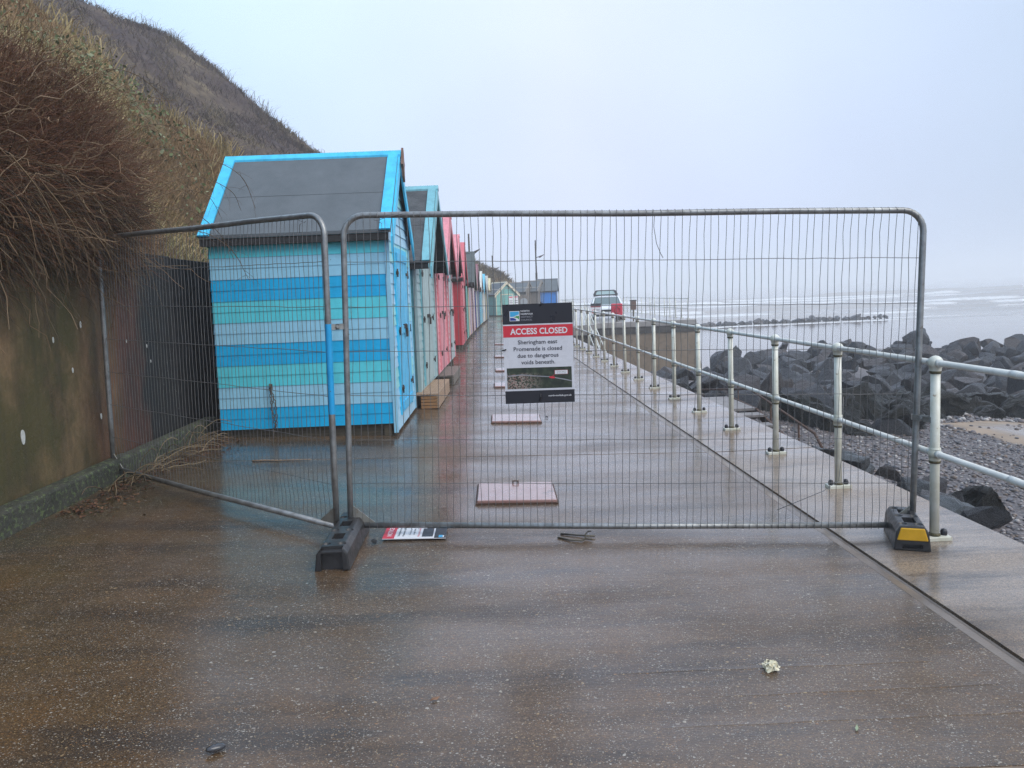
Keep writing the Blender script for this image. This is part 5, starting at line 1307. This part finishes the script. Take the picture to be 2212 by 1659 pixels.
# ------------------------------------------------------------------ concrete platform, stairs down, its railing
def platform():
    t = empty('concrete_platform', (8.0, 38.0, 0), 0, 'brown concrete sea platform with a pale deck, standing beyond the rocks', 'platform')
    O = Vector(t.location); a = MB(); c = MB()
    x0, x1, z1 = 5.45, 10.75, -0.42
    a.add([(x0 - O.x, 0, -3.6), (x1 + 0.35 - O.x, -0.25, -3.6), (x1 - O.x, 0, z1), (x0 - O.x, 0, z1), (x1 + 0.35 - O.x, 21, -3.6), (x1 - O.x, 21, z1), (x0 - O.x, 21, -3.6), (x0 - O.x, 21, z1)],
          [(0, 1, 2, 3), (1, 4, 5, 2), (6, 0, 3, 7), (3, 2, 5, 7)]); a.build('sea_wall', M['conc'], t)
    a2 = MB(); a2.box(x0 + 0.02 - O.x, x1 - 0.04 - O.x, 0.05, 20.95, -0.70, -0.40)
    c.box(x0 - 0.04 - O.x, x1 + 0.05 - O.x, -0.10, 21.05, z1 + 0.004, -0.12); c.build('deck', M['conc_pale'], t, 0.03)
    d = MB(); d.box(x0 - 0.01 - O.x, x1 + 0.02 - O.x, -0.05, 0.1, -0.74, z1); d.build('dark_ledge', M['conc_dark'], t)  # darker concrete band just below the deck
platform()
q = MB(); q.box(-6, 5.40, 38.6, 75, -0.6, -0.125); q.box(2.1, 5.40, 36.02, 38.6, -0.6, -0.126)
tag(q.build('far_promenade', M['conc_pale']), kind='structure')
def platform_stair():
    t = empty('platform_stair', (4.5, 37.8, -0.12), 0, 'dark wet stair flight with white sloping handrails between promenade and platform', 'stair')
    s = MB()
    for k in range(14):
        s.box(-0.95, 0.9, -0.42 * (k + 1), -0.42 * k, -0.155 * (k + 1) - 0.15, -0.155 * (k + 1))
    s.build('step', M['conc_dark'], t)
    for x in (0.48, 0.72):
        for dz in (0.0, -0.5):
            h = MB(); h.tube([(x, 0.6, 0.95 + dz), (x, 0.3, 0.95 + dz), (x, -5.6, -1.05 + dz)], 0.026, 8); h.build('handrail', M['railblue'], t)
    p = MB()
    for k in range(5):
        y = 0.3 - 1.45 * k; z = 0.95 - 0.339 * (0.3 - y); p.tube([(0.72, y, z), (0.72, y, z - 1.05)], 0.022, 8); p.tube([(0.48, y, z), (0.48, y, z - 1.05)], 0.022, 8)
    p.build('baluster', M['railwhite'], t)
platform_stair()
def simple_rail(label, pts, n, name='platform_railing'):
    t = empty(name, pts[0], 0, label, 'railing'); O = Vector(pts[0])
    for i in range(n):
        u = i / (n - 1) * (len(pts) - 1); k = min(int(u), len(pts) - 2); p = Vector(pts[k]).lerp(Vector(pts[k + 1]), u - k) - O
        m = MB(); m.tube([p, p + Vector((0, 0, 1.05))], 0.024, 8); m.ball(p + Vector((0, 0, 1.05)), 0.036, n=8); m.box(p.x - 0.09, p.x + 0.09, p.y - 0.05, p.y + 0.05, 0.002, 0.024); m.build('post', M['railwhite'], t)
    for z in (1.04, 0.52):
        m = MB(); m.tube([Vector(p) - O + Vector((0, 0, z)) for p in pts], 0.02, 8); m.build('rail', M['railblue'], t)
simple_rail('white railing along the right side of the concrete platform, running out to sea', [(10.5, 38.4, -0.12), (10.5, 56.0, -0.12)], 15)
simple_rail('white railing across the far end of the concrete platform', [(5.9, 57.4, -0.12), (10.5, 57.4, -0.12)], 6)
simple_rail('white railing along the promenade beyond the stairs, left of the car', [(5.3, 44.0, -0.12), (5.9, 55.5, -0.12)], 8)
# things on the platform
def cabinet():
    t = empty('lifebuoy_cabinet', (6.82, 38.35, -0.12), 0, 'red lifebuoy housing with a ring mark on a post at the front of the platform', 'lifebuoy housing')
    b = MB(); b.box(-0.29, 0.29, -0.08, 0.10, 0.30, 0.93); b.build('housing', pm('lifebuoy_red', lin(208, 34, 66), lin(190, 30, 56), 6, 0.4), t, 0.05, 3)
    r = MB(); r.tube([(0.14 * math.cos(a), -0.095, 0.60 + 0.14 * math.sin(a)) for a in np.linspace(0, 2 * math.pi, 25)[:-1]], 0.018, 6, closed=True); r.build('ring_mark', INK['deepred'], t)
    k = MB(); k.box(-0.03, 0.03, -0.0955, -0.085, 0.78, 0.83); k.box(-0.02, 0.02, -0.0955, -0.085, 0.36, 0.41); k.build('latch', INK['deepred'], t)
    p = MB(); p.box(-0.05, 0.05, 0.11, 0.17, 0, 0.9); p.build('post', M['timber_dark'], t)
cabinet()
def info_board():
    t = empty('information_board', (7.66, 38.3, -0.12), 0, 'dark brown information board on a single post beside the red lifebuoy housing', 'sign')
    b = MB(); b.box(-0.15, 0.15, -0.02, 0.02, 0.58, 1.03); b.build('board', pm('board_brown', (0.13, 0.075, 0.055), (0.19, 0.12, 0.09), 10, 0.5), t)
    c = MB(); c.box(-0.17, 0.17, -0.03, 0.03, 1.032, 1.08); c.build('top_cap', M['soffit'], t)
    p = MB(); p.box(-0.03, 0.03, 0.022, 0.07, 0, 1.0); p.build('post', M['timber_dark'], t)
info_board()
def danger_sign():
    t = empty('warning_sign', (5.72, 38.2, -0.12), 0, 'white warning sign with dark heading and red symbol above the platform stair', 'sign')
    b = MB(); b.box(-0.26, 0.26, -0.012, 0.012, 0.42, 0.98); b.build('board', INK['white'], t)
    f = Flat(lambda u, v, l: (u, -0.012 - l * 3, v)); f.rect('dark', -0.26, 0.26, 0.84, 0.98); f.rect('deepred', -0.26, 0.26, 0.79, 0.835)
    f.poly('red', [(-0.12 + 0.10 * math.cos(a), 0.58 + 0.10 * math.sin(a)) for a in np.linspace(0, 6.28, 20)[:-1]], 0.0008); f.poly('white', [(-0.12 + 0.075 * math.cos(a), 0.58 + 0.075 * math.sin(a)) for a in np.linspace(0, 6.28, 20)[:-1]], 0.0016)
    f.poly('red', [(-0.19, 0.52), (-0.175, 0.505), (-0.05, 0.64), (-0.065, 0.655)], 0.0022)
    for i in range(4): f.rect('dark', 0.03, 0.2, 0.66 - 0.055 * i, 0.675 - 0.055 * i)
    f.build(INK, {'dark': 'heading', 'deepred': 'red_stripe', 'red': 'red_symbol', 'white': 'symbol_ground'}, t)
    p = MB(); p.tube([(-0.2, 0.03, 0), (-0.2, 0.03, 0.95)], 0.02, 8); p.tube([(0.2, 0.03, 0), (0.2, 0.03, 0.95)], 0.02, 8); p.build('post', M['railwhite'], t)
danger_sign()

def car():
    t = empty('parked_car', (6.72, 40.6, -0.12), R_(-8), 'white estate car facing the fence with its tailgate raised, on the platform', 'car')
    cp = pm('car_white', (0.78, 0.80, 0.81), None, rough=0.2, coat=1.0); blk = M['black']
    # body: cross-sections along y (front at y=0, towards the camera)
    sec = [(0.0, 0.62, 0.30, 0.66), (0.10, 0.80, 0.24, 0.76), (0.5, 0.88, 0.22, 0.86), (1.1, 0.90, 0.22, 0.94), (2.2, 0.91, 0.22, 0.97), (3.6, 0.90, 0.24, 1.0), (4.3, 0.84, 0.30, 0.98), (4.4, 0.78, 0.40, 0.9)]
    vs = []; n = 10
    for y, hw, z0, z1 in sec:
        for a in ((-1, 0), (-1.0, 0.45), (-0.97, 0.8), (-0.8, 1), (-0.3, 1.03), (0.3, 1.03), (0.8, 1), (0.97, 0.8), (1.0, 0.45), (1, 0)): vs.append((a[0] * hw, y, z0 + (z1 - z0) * a[1]))
    fs = [(i * n + j, i * n + j + 1, (i + 1) * n + j + 1, (i + 1) * n + j) for i in range(len(sec) - 1) for j in range(n - 1)]
    fs += [tuple(range(n)), tuple(range((len(sec) - 1) * n, len(sec) * n))[::-1]]
    b = MB(); b.add(vs, fs, 0, True)
    cab = [(1.05, 0.80, 0.93), (1.9, 0.66, 1.42), (2.3, 0.66, 1.47), (3.5, 0.66, 1.46), (4.0, 0.70, 1.40)]
    vr = []
    for y, hw, z in cab[1:]:
        vr += [(-hw, y, z), (-hw * 0.5, y, z + 0.035), (hw * 0.5, y, z + 0.035), (hw, y, z)]
    b.add(vr, [(i * 4 + j, i * 4 + j + 1, i * 4 + j + 5, i * 4 + j + 4) for i in range(3) for j in range(3)], 0, True)
    for s in (-1, 1):
        for y0, z0, y1, z1, w0, w1 in ((1.05, 0.95, 1.9, 1.42, 0.80, 0.66), (2.95, 0.97, 2.9, 1.46, 0.84, 0.66), (4.2, 0.97, 4.0, 1.40, 0.80, 0.68)): b.bar((s * w0, y0, z0), (s * w1, y1, z1), 0.07, 0.07)
    b.build('body', cp, t)
    g = MB(); g.add([(-0.76, 1.08, 0.95), (0.76, 1.08, 0.95), (0.62, 1.88, 1.41), (-0.62, 1.88, 1.41)], [(0, 1, 2, 3)]); g.build('windscreen', M['glass'], t)
    for s in (-1, 1):
        g = MB(); g.add([(s * 0.80, 1.2, 0.95), (s * 0.83, 4.1, 0.97), (s * 0.67, 3.95, 1.40), (s * 0.655, 1.95, 1.42)], [(0, 1, 2, 3)]); g.build('side_window', M['glass'], t)
        l = MB(); l.prism([(0.42, 0.60), (0.84, 0.66), (0.80, 0.76), (0.50, 0.72)], lambda u, v, h, s=s: (s * u, 0.02 + h + 0.25 * max(0, u - 0.5), v), -0.02, 0.05); l.build('headlight', pm('lamp_lens', (0.5, 0.52, 0.54), None, rough=0.1), t)
        m = MB(); m.ball((s * 0.98, 1.35, 0.98), 0.09, n=8, sz=0.8); m.build('mirror', cp, t)
        for y in (0.85, 3.5):
            w_ = MB(); w_.tube([(s * 0.68, y, 0.32), (s * 0.89, y, 0.32)], 0.32, 18); wh = w_.build('wheel', M['rubber'], t)
            r_ = MB(); r_.tube([(s * 0.885, y, 0.32), (s * 0.905, y, 0.32)], 0.2, 14); r_.build('rim', M['steel'], wh)
    k = MB(); k.box(-0.42, 0.42, -0.025, 0.03, 0.55, 0.64); k.box(-0.62, 0.62, -0.02, 0.05, 0.25, 0.40); k.build('grille', blk, t)
    k = MB(); k.box(-0.26, 0.26, -0.04, -0.022, 0.42, 0.53); k.build('number_plate', INK['white'], t)
    # raised tailgate
    tg = MB()
    O1 = Vector((0, 3.95, 1.44)); D = Vector((0, 0.62, 0.78)).normalized(); Nn = Vector((0, -D.z, D.y))
    def tp(u, v, h): p = O1 + D * v + Nn * h; return (u, p.y, p.z)
    D = D * 0.62
    out = [(-0.70, 0), (0.70, 0), (0.72, 0.25), (0.62, 0.72), (0.5, 0.82), (-0.5, 0.82), (-0.62, 0.72), (-0.72, 0.25)]; inn = [(-0.55, 0.22), (0.55, 0.22), (0.57, 0.32), (0.49, 0.66), (0.42, 0.72), (-0.42, 0.72), (-0.49, 0.66), (-0.57, 0.32)]
    for h0, h1 in ((0.0, 0.05),):
        vs = [tp(u, v, h) for h in (h0, h1) for u, v in out + inn]
        fs = []
        for i in range(8):
            j = (i + 1) % 8; fs += [(i, j, 8 + j, 8 + i), (16 + i, 24 + i, 24 + j, 16 + j), (i, 16 + i, 16 + j, j), (8 + i, 8 + j, 24 + j, 24 + i)]
        tg.add(vs, fs)
    tgo = tg.build('tailgate', blk, t)
    t.scale = (1.0, 1.0, 0.88)
    gl = MB(); gl.prism(inn, lambda u, v, h: tp(u, v, h), 0.02, 0.03); gl.build('rear_window', pm('tinted_glass', (0.30, 0.40, 0.40), None, rough=0.1), tgo)
    for s in (-1, 1):
        st = MB(); st.tube([(s * 0.66, 4.0, 1.05), tp(s * 0.66, 0.5, -0.02)], 0.014, 6); st.build('gas_strut', M['black'], tgo)
car()

# ------------------------------------------------------------------ lamp posts, far fence, notices
def lamp(label, px, py_top, y, px_head, py_head):
    top = Vector(P_at(px, py_top, y)); hd = Vector(P_at(px_head, py_head, y - 0.3)); zb_ = gz(top.x) if y < 40 else -0.12
    t = empty('lamp_post', (top.x, y, zb_), 0, label, 'lamp post', 'tall dark lamp posts beyond the huts'); O = Vector(t.location)
    p = MB(); p.tube([(0, 0, 0), (0, 0, (top.z - zb_) * 0.55), (0, 0, (top.z - zb_) * 0.56), (0, 0, top.z - zb_)], [0.10, 0.085, 0.065, 0.05], 10); p.build('pole', M['iron'], t)
    h = MB(); z0 = hd.z - 0.12 - zb_; hx = hd.x - top.x
    h.tube([(0.0, 0, z0 - 0.04), (hx * 0.3, -0.1, z0), (hx * 0.5, -0.15, z0 + 0.03)], 0.028, 8); h.build('bracket', M['iron'], t)
    l = MB(); l.prism([(hx * 0.35, z0 - 0.07), (hx * 0.55, z0 - 0.06), (hx, z0 + 0.17), (hx, z0 + 0.2), (hx * 0.5, z0 + 0.08), (hx * 0.35, z0 + 0.05)], lambda u, v, q: (u, q - 0.15, v), -0.09, 0.09); l.build('lamp_head', M['iron'], t)
lamp('lamp post rising behind the dark-roofed aqua hut, tallest in view', 1012, 505, 45.0, 1037, 540)
lamp('slim lamp post above the grass bank behind the row of huts', 1063, 552, 66.0, 1079, 578)
lamp('lamp post standing behind the bright blue hut at the bend', 1156, 519, 62.0, 1176, 551)
f3, _ = fence_panel('far mesh fence panel next to the striped end huts', (-0.42, 43.2, -0.11), (1.12, 43.6, -0.11), 0, [1.7, 1.2, 0.6], 0.12, 1.9, 0.1, 0.022, 21, 0.003, group='far fence panels across the promenade', sides=8)
f4, _ = fence_panel('far mesh fence panel with two white notices in front of the teal hut', (1.24, 43.6, -0.11), (3.5, 44.4, -0.11), 0, [1.7, 1.2, 0.6], 0.12, 1.95, 0.1, 0.022, 22, 0.003, group='far fence panels across the promenade', sides=8)
for i, (u, lab) in enumerate(((0.42, 'left of two white notices on the far fence panel'), (0.74, 'right of two white notices on the far fence panel'))):
    p0 = Vector((1.24, 43.6, 0)) + Vector((2.26, 0.8, 0)).normalized() * u
    s_ = empty('notice_sheet', (p0.x, p0.y - 0.04, 0.78), 0.34, lab, 'notice'); b = MB(); b.box(-0.13, 0.13, -0.004, 0.004, 0, 0.62); b.build('sheet', INK['white'], s_)
    f = Flat(lambda u, v, l: (u, -0.004 - l * 3, v)); f.rect('red', -0.11, 0.11, 0.52, 0.58)
    for k in range(3): f.rect('dark', -0.09, 0.09, 0.1 + 0.11 * k, 0.13 + 0.11 * k)
    f.build(INK, {'red': 'red_heading', 'dark': 'printed_line'}, s_)
foot = MB(); foot.box(-0.1, 0.1, -0.35, 0.35, 0, 0.13)
tag(foot.build('yellow_block', M['timber']), 'yellowish block foot under the far fence panel at the bend', 'fence foot').location = (1.16, 43.45, -0.12)
def arch_board():
    t = empty('arched_board', (2.78, 51.0, -0.12), 0, 'arched grey board with a pale round lifebuoy panel beside the teal hut', 'lifebuoy board')
    b = MB(); b.prism([(-0.36, 0.3), (0.36, 0.3)] + [(0.36 * math.cos(a), 1.25 + 0.30 * math.sin(a)) for a in np.linspace(0, math.pi, 12)], lambda u, v, h: (u, h, v), 0, 0.06); b.build('board', M['timber_grey'], t)
    d = MB(); d.tube([(0, -0.03, 1.08), (0, -0.003, 1.08)], 0.25, 20); d.build('disc', pm('disc_grey', (0.36, 0.38, 0.40), None, rough=0.5), t)
    p = MB(); p.box(-0.05, 0.05, 0.062, 0.12, 0, 1.2); p.build('post', M['timber_dark'], t)
arch_board()

# ------------------------------------------------------------------ small things on the ground
pb_ = bpy.data.objects.new('black_pebble', boulder_mesh('black_pebble', 77, 4, 0, 0.02)); COL.objects.link(pb_)
pb_.data.materials.append(pm('wet_flint', (0.022, 0.022, 0.026), (0.05, 0.05, 0.055), 20, 0.22, coat=0.6)); pb_.location = (-0.945, 2.42, gz(-0.945) + 0.016); pb_.scale = (0.031, 0.018, 0.018); pb_.rotation_euler = (0, 0.1, 0.55)
for p in pb_.data.polygons: p.use_smooth = True
tag(pb_, 'smooth wet black pebble lying at the bottom left of the promenade', 'pebble')
st_ = bpy.data.objects.new('grey_stone', boulder_mesh('grey_stone', 78, 3, 5, 0.05)); COL.objects.link(st_); st_.data.materials.append(M['rock_blue'])
st_.location = (-0.715, 4.50, gz(-0.7) + 0.022); st_.scale = (0.022, 0.02, 0.024); tag(st_, 'small grey stone between the middle fence foot and the fallen notice', 'stone')
ob = bpy.data.objects.new('dark_pebble', ROCKS[2]); COL.objects.link(ob); ob.location = (0.72, 9.1, gz(0.72) + 0.012); ob.scale = (0.035, 0.02, 0.015); tag(ob, 'small dark pebble to the right of the second access plate', 'pebble')
def flower():
    r = random.Random(4); b = MB()
    for i in range(46):
        a = r.uniform(0, 6.28); el = r.uniform(0.0, 1.35); R = r.uniform(0.017, 0.034)
        c = Vector((math.cos(a) * math.cos(el), math.sin(a) * math.cos(el), 0.72 * math.sin(el) + 0.08)) * R
        d = c.normalized(); s = d.cross(Vector((r.uniform(-1, 1), r.uniform(-1, 1), 0.4))).normalized(); u = d.cross(s)
        k = r.uniform(0.009, 0.016)
        b.add([c + (s * math.cos(q) + u * math.sin(q)) * k * r.uniform(0.7, 1.1) + d * 0.006 * math.cos(2 * q + i) for q in np.linspace(0, 6.28, 8)[:-1]], [tuple(range(7))])
    o = b.build('pale_flower', pm('cream_petal', (0.62, 0.55, 0.36), (0.70, 0.66, 0.52), 60, 0.6)); o.location = (1.087, 2.86, gz(1.087) + 0.004)
    tag(o, 'crumpled cream-coloured flower head lying on the wet concrete', 'flower')
flower()
def ground_sticks():
    for pts, nm, lab in (([(1205, 1161), (1230, 1166), (1258, 1168), (1264, 1163), (1279, 1165)], 'forked_stick', 'dark forked stick in front of the fence, the nearer of two'), ([(1211, 1153), (1236, 1155), (1262, 1157), (1285, 1158)], 'straight_stick', 'dark straight stick in front of the fence, the farther of two')):
        w_ = []
        for i, (px, py) in enumerate(pts):
            d = Vector(P_at(px, py, 1.0)) - Vector((0, 0, 1.5)); t_ = (gz(0.5) + 0.008 - 1.5) / d.z; w_.append(Vector((0, 0, 1.5)) + d * t_)
        b = MB(); b.tube(w_, 0.0055, 6)
        m_ = w_[len(w_) // 2]; b.tube([m_, m_ + Vector((0.03, 0.045, 0.012)), m_ + Vector((0.05, 0.05, 0.01))], 0.004, 6)
        tag(b.build(nm, M['timber_dark']), lab, 'stick')
ground_sticks()
def leaf(loc, rz, s, label, name='fallen_leaf', c=(0.20, 0.10, 0.05)):
    b = MB(); b.add([(-s, 0, 0.002), (-0.4 * s, 0.35 * s, 0.008), (0.4 * s, 0.3 * s, 0.004), (s, 0.1 * s, 0.010), (0.3 * s, -0.3 * s, 0.003), (-0.5 * s, -0.3 * s, 0.007)], [(0, 1, 2, 3, 4, 5)])
    o = b.build(name, pm(name, c, tuple(x * 0.7 for x in c), 40)); o.location = loc; o.rotation_euler = (0, 0, rz); tag(o, label, 'leaf')
leaf((-0.24, 2.70, gz(-0.24) + 0.002), 0.4, 0.022, 'small brown leaf on the wet concrete left of the cream flower')
leaf((1.22, 2.43, gz(1.22) + 0.002), 1.0, 0.016, 'tiny pale green leaf on the concrete right of the cream flower', 'green_leaf', (0.30, 0.36, 0.22))

# ------------------------------------------------------------------ sea mist
def haze():
    b = MB(); b.box(-150, 1500, -60, 1700, -5.4, 21.0)
    m = bpy.data.materials.new('sea_mist'); m.use_nodes = True; t = m.node_tree; t.nodes.clear()
    o = N(t, 'ShaderNodeOutputMaterial'); v = N(t, 'ShaderNodeVolumePrincipled')
    v.inputs['Color'].default_value = (0.97, 0.97, 0.985, 1); v.inputs['Density'].default_value = 0.0027; v.inputs['Anisotropy'].default_value = 0.0
    t.links.new(v.outputs[0], o.inputs['Volume'])
    tag(b.build('haze', m), 'pale sea mist fading the far water and the end of the promenade', 'mist', kind='stuff')
haze()
